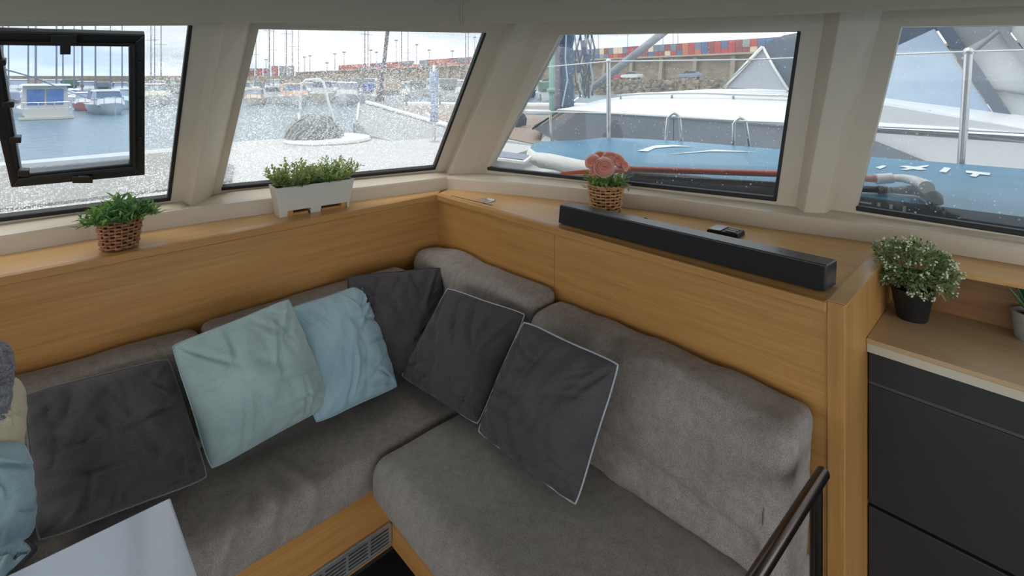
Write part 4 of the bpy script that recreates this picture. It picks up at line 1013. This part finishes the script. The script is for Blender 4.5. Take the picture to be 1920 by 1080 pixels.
for px, py in ((1164, 181), (1260, 178), (1375, 180), (1710, 213), (1742, 206)):
    q = atX(px, py, 4.7); MB().tube([q + Vector((0,0,-.07)), q], .012, 6).build('rail_foot', steel, y)
# after coaming (white side sweeping aft under the canvas)
band('coaming', [(1490, 176), (1645, 195), (1925, 243), (2100, 280), (2100, 420), (1740, 420), (1738, 303), (1640, 264), (1560, 246), (1490, 234)], 4.46, yw, .3)
for pts in ([(1560, 232), (1640, 240), (1800, 249), (1925, 262), (2100, 280)], [(1560, 238), (1640, 246), (1800, 256), (1925, 270), (2100, 290)]):
    MB().tube([atX(px, py, 4.452) for px, py in pts], .006, 6).build('pinstripe', yg, y)
# canvas and vinyl panels of the cockpit cover
band('canvas_dodger', [(1430, 88), (1358, 164), (1478, 169), (1452, 128)], 5.02, canv, .03)
MB().tube([atX(1358, 164, 5.01), atX(1430, 88, 5.01)], .02, 8).build('dodger_frame', steel, y, smooth=True)
MB().tube([atX(1430, 88, 5.01), atX(1452, 128, 5.01), atX(1478, 169, 5.01)], .012, 8).build('dodger_edge', white, y, smooth=True)
band('canvas_cover', [(1432, 92), (1446, 76), (1470, 66), (1560, 50), (1700, 30), (1760, 30), (1760, 56), (1660, 100), (1640, 200), (1478, 176), (1454, 128)], 5.10, dcanv, .04)
band('vinyl_window', [(1752, 54), (1658, 97), (1600, 110), (1590, 184), (1640, 192), (1874, 230)], 5.02, vinyl, .01)
band('canvas_strip', [(1748, 40), (1778, 40), (1914, 242), (1876, 231)], 5.0, dcanv, .03)
band('canvas_strip', [(1636, 184), (1876, 230), (1914, 242), (1640, 196)], 5.0, dcanv, .03)
band('canvas_top', [(1752, 26), (1905, 20), (1892, 74), (1812, 116)], 5.06, mat('canopy_grey', (138, 142, 146), .85), .03)
band('vinyl_window', [(1872, 58), (1990, 190), (2060, 300), (1905, 250), (1800, 96)], 5.05, vinyl2, .01)
MB().tube([atX(1806, 112, 5.0), atX(1872, 58, 5.0)], .016, 8).build('canopy_bow', mat('canopy_grey', (138, 142, 146)), y)
band('canvas_strip', [(1866, 50), (1884, 50), (2010, 210), (1990, 214)], 5.0, mat('canopy_grey', (138, 142, 146)), .03)
MB().tube([atX(1838, 164, 5.03), atX(1925, 176, 5.03), atX(2000, 186, 5.03)], .010, 6).build('vinyl_seam', yg, y)
band('canvas_top', [(1884, 44), (2100, 30), (2100, 210), (2000, 200)], 5.07, vinyl2, .02)
MB().tube([atX(1858, 236, 4.6), atX(1925, 252, 4.6)], .018, 8).build('grab_rail', yg, y, smooth=True)
# fender and tangle on the yacht's far bulwark
fn = thing('deck_fender', atD(971, 240, 7.6), 'dark covered outboard box standing on the yacht foredeck', 'box')
fb = atD(971, 240, 7.6)
MB().loft([[fb + Vector((a*.10, b*.08, 0)) for a, b in ((-1,-1),(1,-1),(1,1),(-1,1))], [fb + Vector((a*.115, b*.09, .14)) for a, b in ((-1,-1),(1,-1),(1,1),(-1,1))], [fb + Vector((a*.08, b*.07, .22)) for a, b in ((-1,-1),(1,-1),(1,1),(-1,1))]]).build('cover', dcanv, fn, bevel=.02)
MB().tube([fb + Vector((-.2,0,.02)), fb + Vector((-.05,-.05,.03)), fb + Vector((.1,-.1,.01))], .02, 6).build('rope_coil', mat('pale_rope', (186, 182, 170), .9), fn)
MB().tube([atD(985, 210, 9.5), atD(1032, 211, 9.5)], .05, 8).build('bulwark_rail', white, smooth=True, label='white rail of a boat beyond the yacht foredeck', cat='rail')

# furled sails and rigging bundle beyond the yacht bow
bs = thing('sail_bundle', atD(1060, 205, 7.4), 'tall blue sail cover bundle lashed with ropes behind the yacht bow', 'sail cover')
bl = mat('blue_sail_cover', (72, 98, 128), .8, rgb2=(54, 72, 100), vscale=6, vstretch=(3, 3, .6)); bp = mat('mauve_cover', (126, 110, 122), .8)
def col_(px0, px1, y0, y1, m, D, nm, sd=0):
    mb = MB(); a = atD((px0+px1)/2, y1, D); b = atD((px0+px1)/2, y0, D); w = (px1-px0)/2/FPX*D
    pts = [a.lerp(b, f) for f in [k/14 for k in range(15)]] + [b + (b-a)*.8]
    mb.tube(pts, lambda f: w*(1 + .12*math.sin(f*31+sd) + .08*math.sin(f*57+sd)), 12).build(nm, m, bs, smooth=True)
col_(1048, 1076, 58, 204, bl, 7.4, 'blue_cover'); col_(1040, 1050, 80, 206, bp, 7.3, 'mauve_cover', 2)
rw = mat('pale_rope2', (170, 186, 196), .9); rd = mat('dark_rope', (92, 92, 98), .9)
MB().tube([atD(1062, 60, 7.15), atD(1060, 110, 7.15), atD(1064, 150, 7.15), atD(1054, 200, 7.15)], .010, 6).build('lashing', rw, bs)
tg = thing('rigging_tangle', atD(1090, 182, 7.9), 'tangle of dark ropes and blocks hanging beside the blue sail bundle', 'rigging')
rr = random.Random(9)
for k in range(14):
    x_ = 1078 + rr.random()*30; pts = []
    for j in range(6): pts.append(atD(x_ + 10*math.sin(j*1.3 + k) * (.3+.7*rr.random()), 30 + j*30 + rr.random()*6, 7.9 + .02*k))
    MB().tube(pts, .010 + .006*rr.random(), 5).build('rope', rd if k % 3 else rw, tg)
for px, py in ((1095, 95), (1094, 84), (1102, 110), (1086, 128)):
    q = atD(px, py, 7.85); MB().loft([[q + Vector((a*.035, b*.03, z*.07)) for a, b in ((-1,-1),(1,-1),(1,1),(-1,1))] for z in (-1, 0, 1)]).build('block', mat('block_navy', (64, 72, 104), .5), tg, bevel=.015)
gp = thing('green_post', atD(1037, 170, 12), 'slim green post beside the blue sail bundle', 'post')
MB().tube([Vector((*atD(1037, 172, 12).xy, EYE+WL)), atD(1036, 70, 12)], .09, 10).build('shaft', mat('green_paint', (110, 150, 138), .6), gp, smooth=True)
MB().lathe([(.16, 0), (.16, .05), (.09, .1)], atD(1037, 172, 12), 12).build('collar', MATS['green_paint'], gp)
fj = thing('furled_genoa', atD(1094, 178, 8.6), 'thick grey furled headsail slanting up behind the yacht roof', 'sail')
a = atD(1096, 176, 8.6); b = atD(1245, 60, 8.6)
MB().tube([a, a.lerp(b, .5), b, b + (b-a)*2.2], lambda f: .055 + .012*min(1, f*4), 12).build('rolled_sail', mat('grey_rolled_sail', (112, 116, 124), .8, rgb2=(136, 140, 148), vscale=5), fj, smooth=True)
MB().tube([atD(1030, 222, 8.4), a], .016, 6).build('stay', steel, fj)
# ================================================================== QUAY, CONTAINERS, CARS
P0 = (86., 154.); QD = (-.617, .787); QN = (-.787, -.617)     # quay line in camera-heading axes (right, ahead)
def q(t, off, z): return cw(P0[0] + QD[0]*t + QN[0]*off, P0[1] + QD[1]*t + QN[1]*off, z)
stone = mat('quay_stone', (150, 138, 118), .9, rgb2=(118, 106, 90), vscale=.25, vstretch=(1, 1, 2))
concq = mat('quay_concrete', (146, 136, 118), .9, var=.1, vscale=.3)
rock = mat('breakwater_rock', (158, 146, 126), .9, rgb2=(104, 94, 82), vscale=.8)
GT = 8.5
qw = MB().hexa([q(-90, -60, -3), q(540, -60, -3), q(540, 1, -3), q(-90, 1, -3), q(-90, -60, GT), q(540, -60, GT), q(540, 0, GT), q(-90, 0, GT)]).build('quay_wall', stone, kind='structure')
MB().hexa([q(-90, 0, GT-.1), q(540, 0, GT-.1), q(540, 2.5, GT-.1), q(-90, 2.5, GT-.1), q(-90, 0, GT+.5), q(540, 0, GT+.5), q(540, 2.3, GT+.5), q(-90, 2.3, GT+.5)]).build('parapet', concq, qw)
for k in range(26):
    t_ = -80 + k*14; MB().hexa([q(t_, 1, 0), q(t_+1.5, 1, 0), q(t_+1.5, 2.6, 0), q(t_, 2.6, 0), q(t_, 1, GT-.3), q(t_+1.5, 1, GT-.3), q(t_+1.5, 1.6, GT-.3), q(t_, 1.6, GT-.3)]).build('buttress', concq, qw)
MB().hexa([q(-90, 1, -4), q(540, 1, -4), q(540, 86, -4), q(-90, 86, -4), q(-90, 1, -.05), q(540, 1, -.05), q(540, 85, -.12), q(-90, 85, -.12)]).build('quay_road', concq, kind='structure')
rr = random.Random(2); rk = MB()
for k in range(4500):
    t_ = rr.uniform(-60, 300); o_ = rr.uniform(84, 93); f = (o_-84)/9; s = rr.uniform(.25, .6)
    c_ = q(t_, o_, -.1 - 2.7*f + rr.uniform(-.2, .3))
    pts = [(Vector((a, b, cc_))*s*rr.uniform(.6, 1)) for a in (-1, 1) for b in (-1, 1) for cc_ in (-.8, .8)]
    P_ = [c_ + pts[i] for i in (0, 4, 6, 2, 1, 5, 7, 3)]; rk.hexa(P_)
rk.build('breakwater_rocks', rock, kind='stuff', label='tan boulders of the breakwater below the quay road', cat='rocks')

ccols = {'red': (178, 62, 58), 'maroon': (140, 66, 64), 'blue': (76, 104, 148), 'slate': (108, 124, 142), 'tan': (214, 200, 172), 'orange': (190, 112, 88), 'scarlet': (222, 48, 48), 'grey': (148, 150, 152)}
def cmesh(L, W, H, col):
    me = bpy.data.meshes.new('shipping_container'); mb = MB()
    mb.box((-W/2, -L/2, 0), (W/2, L/2, H))
    for sx in (-1, 1):                      # door posts and sill standing proud on the seaward end
        x = sx*(W/2-.08); mb.box((min(x, x+sx*.1), L/2, 0), (max(x, x+sx*.1), L/2+.06, H))
    mb.box((-W/2, L/2, 0), (W/2, L/2+.06, .16)); mb.box((-W/2, L/2, H-.14), (W/2, L/2+.06, H)); mb.box((-.05, L/2, 0), (.05, L/2+.05, H))
    me.from_pydata(mb.v, [], mb.f)
    m = mat('container_' + col, ccols[col], .6, var=.12, vscale=1.5); me.materials.append(m); return me
CM = {}
def heading(v): return math.atan2(v.y, v.x)
yawq = heading(cw(QN[0], QN[1], 0) - cw(0, 0, 0)) - math.pi/2     # local +Y faces the water
yawl = yawq + math.pi/2
nct = [0]
def cont(p, col, L, yaw, lab, grp):
    k = (col, L)
    if k not in CM: CM[k] = cmesh(L, 2.44, 2.6, col)
    o = bpy.data.objects.new('shipping_container', CM[k]); COL.objects.link(o); o.location = p; o.rotation_euler = (0, 0, yaw)
    tag(o, lab, 'container', grp); return o
rr = random.Random(14)
pool = ['red']*5 + ['maroon']*4 + ['blue']*4 + ['slate']*3 + ['tan']*1 + ['grey']*1 + ['orange']
bright = {(6, 0): 'scarlet', (7, 1): 'red', (8, 1): 'maroon', (4, 0): 'blue', (5, 0): 'blue', (36, 1): 'tan', (39, 1): 'tan', (8, 0): 'blue', (11, 0): 'scarlet'}
NA = 70; GA = {(k, r_): bright.get((k, r_)) or rr.choice(pool) for k in range(NA) for r_ in range(2)}
for (k, r_), col in GA.items():
    nb = [GA.get((k-1, r_)), GA.get((k+1, r_))]; nb = [c_ for c_ in nb if c_]
    lab = '%s container %s a %s one, between %s, above the quay wall' % (col, 'under' if r_ == 0 else 'on', GA[(k, 1-r_)], ' and '.join(sorted(nb)))
    cont(q(-20 + k*2.56 + 1.3, -7, GT + r_*2.62), col, 6.1, yawq, lab, 'containers stacked above the quay wall')
NB = 20; GB = {(k, r_): rr.choice(['red', 'maroon', 'maroon', 'red', 'slate', 'orange']) for k in range(NB) for r_ in range(2 if k % 7 else 1)}
for (k, r_), col in GB.items():
    nb = sorted(c_ for c_ in (GB.get((k-1, r_)), GB.get((k+1, r_))) if c_)
    ot = GB.get((k, 1-r_)); lab = '%s long container %s, beside %s, along the far quay' % (col, ('under a %s one' % ot if r_ == 0 else 'on a %s one' % ot) if ot else 'with nothing on it', ' and '.join(nb) or 'none')
    cont(q(168 + k*12.4, -5, GT + r_*2.62), col, 12.2, yawl, lab, 'containers lying along the far quay')
# far breakwater across the harbour, with its own container block
fb_ = MB().hexa([cw(-900, 520, -4), cw(-120, 520, -4), cw(-120, 560, -4), cw(-900, 560, -4), cw(-900, 522, 4.2), cw(-120, 522, 4.2), cw(-120, 560, 4.2), cw(-900, 560, 4.2)]).build('far_breakwater', stone, kind='structure')
yawb = -YAW + math.pi/2     # broadside to the harbour
for k in range(6):
    for r_ in range(4 if k > 2 else 3):
        col = ['maroon', 'red', 'maroon', 'red', 'slate', 'slate'][k] if rr.random() < .8 else 'grey'
        cont(cw(-272 + k*8.3, 528, 4.2 + r_*2.62), col, 6.1, yawb, '%s container in tier %s of the block on the far breakwater' % (col, ('one', 'two', 'three', 'four')[r_]), 'containers on the far breakwater')

# cars on the quay road
def car(p, yaw, rgb, label):
    t = thing('car', p, label, 'car'); m = mat('car_paint_' + label.split()[0], rgb, .25, coat=.5); gm = mat('car_glass', (50, 56, 64), .1)
    d = Vector((math.cos(yaw), math.sin(yaw), 0)); s = Vector((-d.y, d.x, 0))
    def sec(x, pr): return [p + d*x + s*a + Vector((0,0,z)) for a, z in pr]
    body = [(-2.15, .45, .75), (-2.05, .28, .98), (-1.2, .25, 1.0), (1.0, .25, .95), (1.9, .28, .82), (2.15, .42, .62)]
    MB().loft([sec(x, [(-.88, a), (-.9, (a+b)/2), (-.84, b), (.84, b), (.9, (a+b)/2), (.88, a)]) for x, a, b in body]).build('body', m, t, smooth=True, flat_angle=35)
    MB().loft([sec(x, [(-.82, .93), (-.62*k-.1, .93+h), (.62*k+.1, .93+h), (.82, .93)]) for x, h, k in ((-1.9, .02, 1.1), (-1.35, .46, 1), (-.2, .54, 1), (.35, .48, 1), (1.15, .02, 1.1))]).build('greenhouse', gm, t, smooth=True, flat_angle=35)
    MB().loft([sec(x, [(-.60, z), (-.60, z+.04), (.60, z+.04), (.60, z)]) for x, z in ((-1.4, 1.38), (-.2, 1.46), (.4, 1.40))]).build('roof', m, t)
    for x in (-1.3, 1.32):
        for sg in (-1, 1):
            c_ = p + d*x + s*sg*.78 + Vector((0,0,.31)); MB().tube([c_ - s*.1, c_ + s*.1], .31, 14).build('wheel', rubber, t)
    return t
ydir = heading(q(-1, 0, 0) - q(0, 0, 0))
car(atD(1293, 147.5, 95) , ydir + math.pi, (118, 134, 152), 'slate blue hatchback parked on the quay road')
car(atD(1184, 148, 103), ydir + math.pi, (206, 208, 206), 'white hatchback parked on the quay road')
car(atD(1152, 148.5, 107), ydir + math.pi, (168, 52, 50), 'red car partly hidden by the lifeline stanchion')

# port lamp posts
def lamp(px, ytop, D, where):
    u = (px - CX)/FPX
    if 'quay' in where:
        tq = (86 + .787*16 - u*(154 + .617*16))/(.787*u + .617); b_ = q(tq, -16, GT); D = (b_ - V(0,0,0)).dot(Vector((FW.x, FW.y, 0)))
    else: D = 540; b_ = Vector((*atD(px, HY, D).xy, EYE + 4.2))
    t_ = atD(px, ytop, D); w = D/FPX
    o = thing('lamp_post', b_, 'tall grey port lamp post %s' % where, 'lamp post', 'port lamp posts ' + where)
    MB().tube([b_, t_], .7*w, 6, r1=.5*w).build('pole', mat('lamp_grey', (128, 134, 142), .6), o)
    MB().box(t_ + Vector((-2.4*w, -2.4*w, -1*w)), t_ + Vector((2.4*w, 2.4*w, 1.2*w))).build('lamp_head', MATS['lamp_grey'], o)
for px, yt, D in ((499, 112, 500), (571, 107, 500), (581, 105, 480), (613, 118, 505)): lamp(px, yt, D, 'on the far breakwater')
for px, yt, D in ((628, 101, 520), (645, 98, 470), (695, 94, 430), (706, 98, 400), (743, 76, 350), (781, 84, 330), (805, 94, 310), (848, 96, 290), (890, 70, 270), (1122, 62, 205), (1177, 60, 190), (1243, 66, 190), (1262, 58, 180), (1271, 52, 170)): lamp(px, yt, D, 'behind the quay containers')

# ================================================================== MARINA
def hullmesh(mb, L, B, H, dr=.3):
    rings = []
    for f, b, sh in ((0, .86, 0), (.15, .95, 0), (.4, 1, .0), (.65, .88, .06), (.85, .5, .16), (1, .03, .26)):
        x = -L/2 + L*f; w = B/2*b; z = H*(1+sh)
        rings.append([Vector((x, -w, z)), Vector((x, -w*.94, z*.5)), Vector((x, -w*.75, 0)), Vector((x, 0, -dr)), Vector((x, w*.75, 0)), Vector((x, w*.94, z*.5)), Vector((x, w, z))])
    return mb.loft(rings)
MAR = {}
def xf(mb, p, yaw):
    m = Matrix.Translation(p) @ Matrix.Rotation(yaw, 4, 'Z'); mb.v = [m @ v for v in mb.v]; return mb
def motorboat(p, yaw, L, hull, cabin, label, group=None, canopy=None, glassc=(70, 92, 116)):
    t = thing('motor_boat', p, label, 'boat', group); B = L*.34; H = L*.115
    hm = mat('boat_hull_%d_%d_%d' % hull, hull, .4); cm = mat('boat_cabin_%d_%d_%d' % cabin, cabin, .4); gm = mat('boat_glass_%d_%d_%d' % glassc, glassc, .15)
    xf(hullmesh(MB(), L, B, H), p, yaw).build('hull', hm, t, smooth=True, flat_angle=40)
    xf(MB().box((-L*.5, -B*.47, H*.98), (L*.1, B*.47, H*1.06)), p, yaw).build('gunwale', white, t)
    c0 = H; h = L*.16
    def blk(x0, x1, w, z0, z1, tp): return MB().loft([[Vector((x0,-w,z0)), Vector((x1,-w,z0)), Vector((x1,w,z0)), Vector((x0,w,z0))], [Vector((x0+tp*.15,-w*.9,z1)), Vector((x1-tp,-w*.9,z1)), Vector((x1-tp,w*.9,z1)), Vector((x0+tp*.15,w*.9,z1))]])
    xf(blk(-L*.22, L*.28, B*.40, c0, c0+h*.5, L*.08), p, yaw).build('cabin', cm, t)
    xf(blk(-L*.20, L*.19, B*.37, c0+h*.5, c0+h, L*.10), p, yaw).build('wheelhouse_glass', gm, t)
    xf(blk(-L*.22, L*.10, B*.37, c0+h, c0+h*1.12, L*.02), p, yaw).build('hardtop', cm, t)
    if canopy: xf(blk(-L*.46, -L*.20, B*.38, c0+h*.35, c0+h*1.05, L*.03), p, yaw).build('canopy', mat('boat_canopy_%d_%d_%d' % canopy, canopy, .8), t)
    r = MB(); r.tube([Vector((L*.15, -B*.42, H*1.55)), Vector((L*.38, -B*.25, H*1.75)), Vector((L*.5, 0, H*1.85)), Vector((L*.38, B*.25, H*1.75)), Vector((L*.15, B*.42, H*1.55))], .025, 5)
    for sx, sy in ((.15, -.42), (.38, -.25), (.5, 0), (.38, .25), (.15, .42)): r.tube([Vector((L*sx, B*sy, H)), Vector((L*sx, B*sy, H*1.75))], .02, 4)
    xf(r, p, yaw).build('bow_rail', steel, t)
    return t
def sailboat(p, yaw, L, mh, hull, cover, label, group=None, lean=0):
    t = thing('sail_boat', p, label, 'sailboat', group); B = L*.3; H = L*.10
    hm = mat('boat_hull_%d_%d_%d' % hull, hull, .4)
    xf(hullmesh(MB(), L, B, H), p, yaw).build('hull', hm, t, smooth=True, flat_angle=40)
    xf(MB().loft([[Vector((-L*.15,-B*.3,H)), Vector((L*.22,-B*.22,H*1.05)), Vector((L*.22,B*.22,H*1.05)), Vector((-L*.15,B*.3,H))], [Vector((-L*.14,-B*.25,H*1.45)), Vector((L*.16,-B*.18,H*1.4)), Vector((L*.16,B*.18,H*1.4)), Vector((-L*.14,B*.25,H*1.45))]]), p, yaw).build('coachroof', white, t)
    al = mat('mast_alloy', (132, 138, 148), .45, .3)
    xf(MB().tube([Vector((L*.08, 0, H)), Vector((L*.08 - lean*mh, 0, mh))], .095, 8, r1=.06), p, yaw).build('mast', al, t, smooth=True)
    xf(MB().tube([Vector((L*.08, 0, H*2.1)), Vector((-L*.3, 0, H*2.15))], .16, 8), p, yaw).build('boom_cover', mat('sail_cover_%d_%d_%d' % cover, cover, .8), t, smooth=True)
    w = MB()
    for e in (Vector((L*.49, 0, H*1.2)), Vector((-L*.49, 0, H))): w.tube([e, Vector((L*.08 - lean*mh, 0, mh*.98))], .022, 4)
    w.tube([Vector((L*.08 - lean*mh*.6, -B*.25, mh*.6)), Vector((L*.08 - lean*mh*.6, B*.25, mh*.6))], .035, 5)
    xf(w, p, yaw).build('stays', al, t)
    return t
cyaw = math.pi/2 - YAW     # yaw whose +X axis points ahead of the camera
def away(px): return cyaw - math.atan((px - CX)/FPX)       # yaw pointing straight away along the line of sight
BERTH = []
def claim(p, yaw, L, w): BERTH.append((p.x, p.y, yaw, L, w))
def berth(px, D, L, lo=None, hi=None, w=3.6):
    """first free berth near range D on this line of sight (boats lie side by side, bows or sterns to)"""
    ya = away(px); cs, sn = math.cos(ya), math.sin(ya)
    for dd in [0] + [s_*k for k in range(1, 110) for s_ in (1, -1)]:
        d = D + dd
        if (lo and d < lo) or (hi and d > hi): continue
        p = cw((px - CX)/FPX*d, d, WL)
        if all(abs((p.x-a)*cs + (p.y-b)*sn) > (L + l2)/2 + .6 or abs(-(p.x-a)*sn + (p.y-b)*cs) > (w + w2)/2 + .3 for a, b, y2, l2, w2 in BERTH):
            claim(p, ya, L, w); return p
    return None
def dist(py): return -WL*FPX/(py - HY)
W_, OFF, CR = (204, 206, 206), (190, 192, 190), (206, 200, 186)
# foreground of the left window: stern of a white cruiser with blue cabin windows
pst = atz(88, 224, WL); ya = away(88) + .05; p = pst + Vector((math.cos(ya), math.sin(ya), 0))*4.6
claim(p, ya, 9.4, 3.2)
t = thing('house_boat', p, 'white cabin cruiser showing its stern with two big blue windows', 'boat')
xf(hullmesh(MB(), 9, 2.9, .75), p, ya).build('hull', mat('hb_hull', (206, 200, 190), .4), t, smooth=True, flat_angle=40)
xf(MB().box((-4.9, -1.4, .02), (-4.3, 1.4, .18)), p, ya).build('swim_platform', mat('hb_cream', (206, 200, 180), .5), t)
xf(MB().loft([[Vector((-3.1,-1.25,.72)), Vector((2,-1.15,.8)), Vector((2,1.15,.8)), Vector((-3.1,1.25,.72))], [Vector((-3.0,-1.15,2.3)), Vector((1,-1.0,2.3)), Vector((1,1.0,2.3)), Vector((-3.0,1.15,2.3))]]), p, ya).build('cabin', mat('hb_cabin', (204, 200, 194), .4), t)
xf(MB().loft([[Vector((-3.6,-1.35,2.3)), Vector((1.2,-1.1,2.3)), Vector((1.2,1.1,2.3)), Vector((-3.6,1.35,2.3))], [Vector((-3.5,-1.25,2.42)), Vector((1.1,-1.0,2.42)), Vector((1.1,1.0,2.42)), Vector((-3.5,1.25,2.42))]]), p, ya).build('roof', white, t)
bwin = mat('blue_window', (62, 104, 168), .2, rgb2=(96, 138, 190), vscale=3)
for y0_, y1_ in ((-.95, -.06), (.06, .95)): xf(MB().box((-3.16, y0_, .95), (-3.03, y1_, 2.05)), p, ya).build('window', bwin, t, bevel=.03)
for y_ in (-1.15, -.4, .4, 1.15): xf(MB().tube([Vector((-4.2, y_, .7)), Vector((-4.2, y_, 1.15))], .03, 5), p, ya).build('rail_post', steel, t)
xf(MB().tube([Vector((-4.2, -1.2, 1.15)), Vector((-4.2, 1.2, 1.15))], .03, 5), p, ya).build('stern_rail', steel, t)
near = [(160, 217, 5.5, (172, 96, 92), W_, math.pi, None, 'red hulled motor boat moored next to the cruiser with blue windows'),
        (200, 210, 6.5, (176, 190, 196), W_, 3.3, (126, 124, 158), 'pale blue motor boat with a lilac canopy moored near the red hulled one'),
        (14, 214, 6.0, W_, OFF, 0, (168, 170, 190), 'white motor boat with a lavender canopy beside the blue windowed cruiser'),
        (232, 207, 6.5, W_, (168, 196, 190), 2.9, None, 'white motor boat with a pale green cabin'),
        (290, 200, 8, W_, CR, 3.2, None, 'cream cabin motor boat seen past the frame of the opening port'),
        (338, 198, 8, W_, W_, 0, (150, 156, 160), 'white motor boat with a grey canopy near the window mullion'),
        (478, 199, 6, CR, (206, 184, 160), 3.0, None, 'cream motor boat with a tan wheelhouse'), (510, 198, 6.5, W_, OFF, .1, None, 'white motor boat pointing its stern at the forward deck'),
        (553, 199, 8, W_, (206, 170, 146), 3.3, (206, 164, 140), 'white motor boat with a salmon canopy'), (604, 198, 9, CR, W_, 0, None, 'broad cream hulled cruiser behind the steel loop rail'),
        (652, 197, 8.5, W_, OFF, 3.1, (124, 132, 140), 'white motor boat with a slate canopy'), (694, 196, 8, (196, 204, 204), W_, 0, (52, 98, 178), 'white motor boat with a vivid blue canopy'),
        (742, 193, 8, W_, CR, 3.3, None, 'white cream motor boat behind the forestay'), (788, 178, 8, W_, OFF, 0, (110, 116, 124), 'white motor boat with a dark grey canopy'),
        (826, 177, 9, OFF, W_, 3.1, None, 'off-white motor boat behind the blue sleeved stanchion'), (862, 177, 8, W_, (196, 196, 204), 0, (150, 140, 170), 'white motor boat with a mauve canopy')]
for px, py, L, h, c_, ya, can, lab in near:
    d = dist(py) + L/2; bp_ = berth(px, d, L, d - 6, d + 30, L*.36); motorboat(bp_, away(px) + ya, L, h, c_, lab, None, can)
rr = random.Random(31)
covers = {'blue': (60, 84, 132), 'grey': (128, 132, 138), 'green': (84, 118, 106), 'maroon': (120, 60, 64)}
for k, (px, D, mh, ln) in enumerate([(5, 60, 16, 0), (16, 75, 18, 0), (53, 64, 17, 0), (67, 58, 18, .02), (106, 70, 17, 0), (118, 55, 16, .0), (139, 66, 17, 0), (154, 60, 15, 0), (179, 62, 18, .02), (207, 66, 17, .02), (229, 75, 17, 0), (283, 80, 15, 0), (290, 95, 17, 0), (302, 70, 13, 0), (505, 72, 16, .01), (513, 95, 14, 0), (537, 75, 17, .01), (548, 95, 15, .01), (684, 72, 16, .02), (690, 90, 18, .03), (753, 82, 18, .0), (765, 95, 14, 0), (873, 88, 18, -.01), (878, 100, 20, 0), (480, 100, 13, 0), (560, 105, 15, 0)]):
    c_ = ['blue', 'grey', 'green', 'maroon'][k % 4]; hu = k % 3
    bp_ = berth(px, D, 9.5, 46, 190, 2.9)
    if bp_: sailboat(bp_, away(px) + (0 if k % 2 else math.pi), 9.5, mh, W_ if hu else (150, 160, 178), covers[c_], '%s hulled sailing boat %s with a %s boom cover among the marina masts' % ('white' if hu else 'blue-grey', 'lying stern-to' if k % 2 else 'lying bow-to', c_), 'sailing boats in the marina', 0)
cans = {'no': None, 'grey': (128, 134, 140), 'blue': (70, 96, 150), 'tan': (186, 164, 138), 'black': (58, 60, 66), 'green': (96, 128, 112)}
hul = {'white': W_, 'cream': CR, 'pale grey': (176, 180, 184), 'navy': (58, 68, 98)}
for k, px in enumerate(list(range(455, 900, 30)) + [985, 1004, 1022] + list(range(-30, 350, 32))):
    hu = list(hul)[k % 4 if rr.random() < .5 else 0]; ca = list(cans)[k % 6]; L = rr.uniform(8, 10.5)
    bp_ = berth(px, rr.uniform(72, 90), L, 50, 160 if px < 800 else 96, L*.36)
    if bp_: motorboat(bp_, away(px) + (0 if k % 2 else math.pi) + rr.uniform(-.1, .1), L, hul[hu], OFF, '%s hulled motor boat with %s, lying %s in the far rows' % (hu, 'no canopy' if ca == 'no' else 'a %s canopy' % ca, 'stern-to' if k % 2 else 'bow-to'), 'motor boats in the far rows of the marina', cans[ca])
# mooring line across the open port view and a pontoon
MB().tube([atD(-60, 116, 12), atD(2, 128, 14), atD(60, 144, 20), atD(130, 172, 32), atD(212, 200.5, 51)], .026, 5).build('mooring_line', mat('grey_rope', (150, 152, 156), .9), label='grey mooring line crossing the view of the blue windowed cruiser', cat='rope')
pn = thing('pontoon', cw(-4, 28, WL), 'low brown-grey pontoon beyond the starboard bow', 'pontoon')
MB().prism([cw(-7.2, 23, WL-.3), cw(4, 21, WL-.3), cw(6, 38, WL-.3), cw(-8.5, 40, WL-.3)], (0, 0, 1.0)).build('deck', mat('pontoon_grey', (138, 132, 126), .9, var=.1, vscale=1), pn)
MB().tube([cw(-8.5, 40, WL+.75), cw(6, 38, WL+.75)], .22, 6).build('kerb', white, pn)
for k in range(6):
    u_ = k/5; MB().tube([cw(-8.2+13*u_, 39.3, WL+.6), cw(-8.2+13*u_, 39.3, WL+1.6)], .08, 6).build('bollard', mat('bollard_grey', (120, 120, 122), .6), pn)
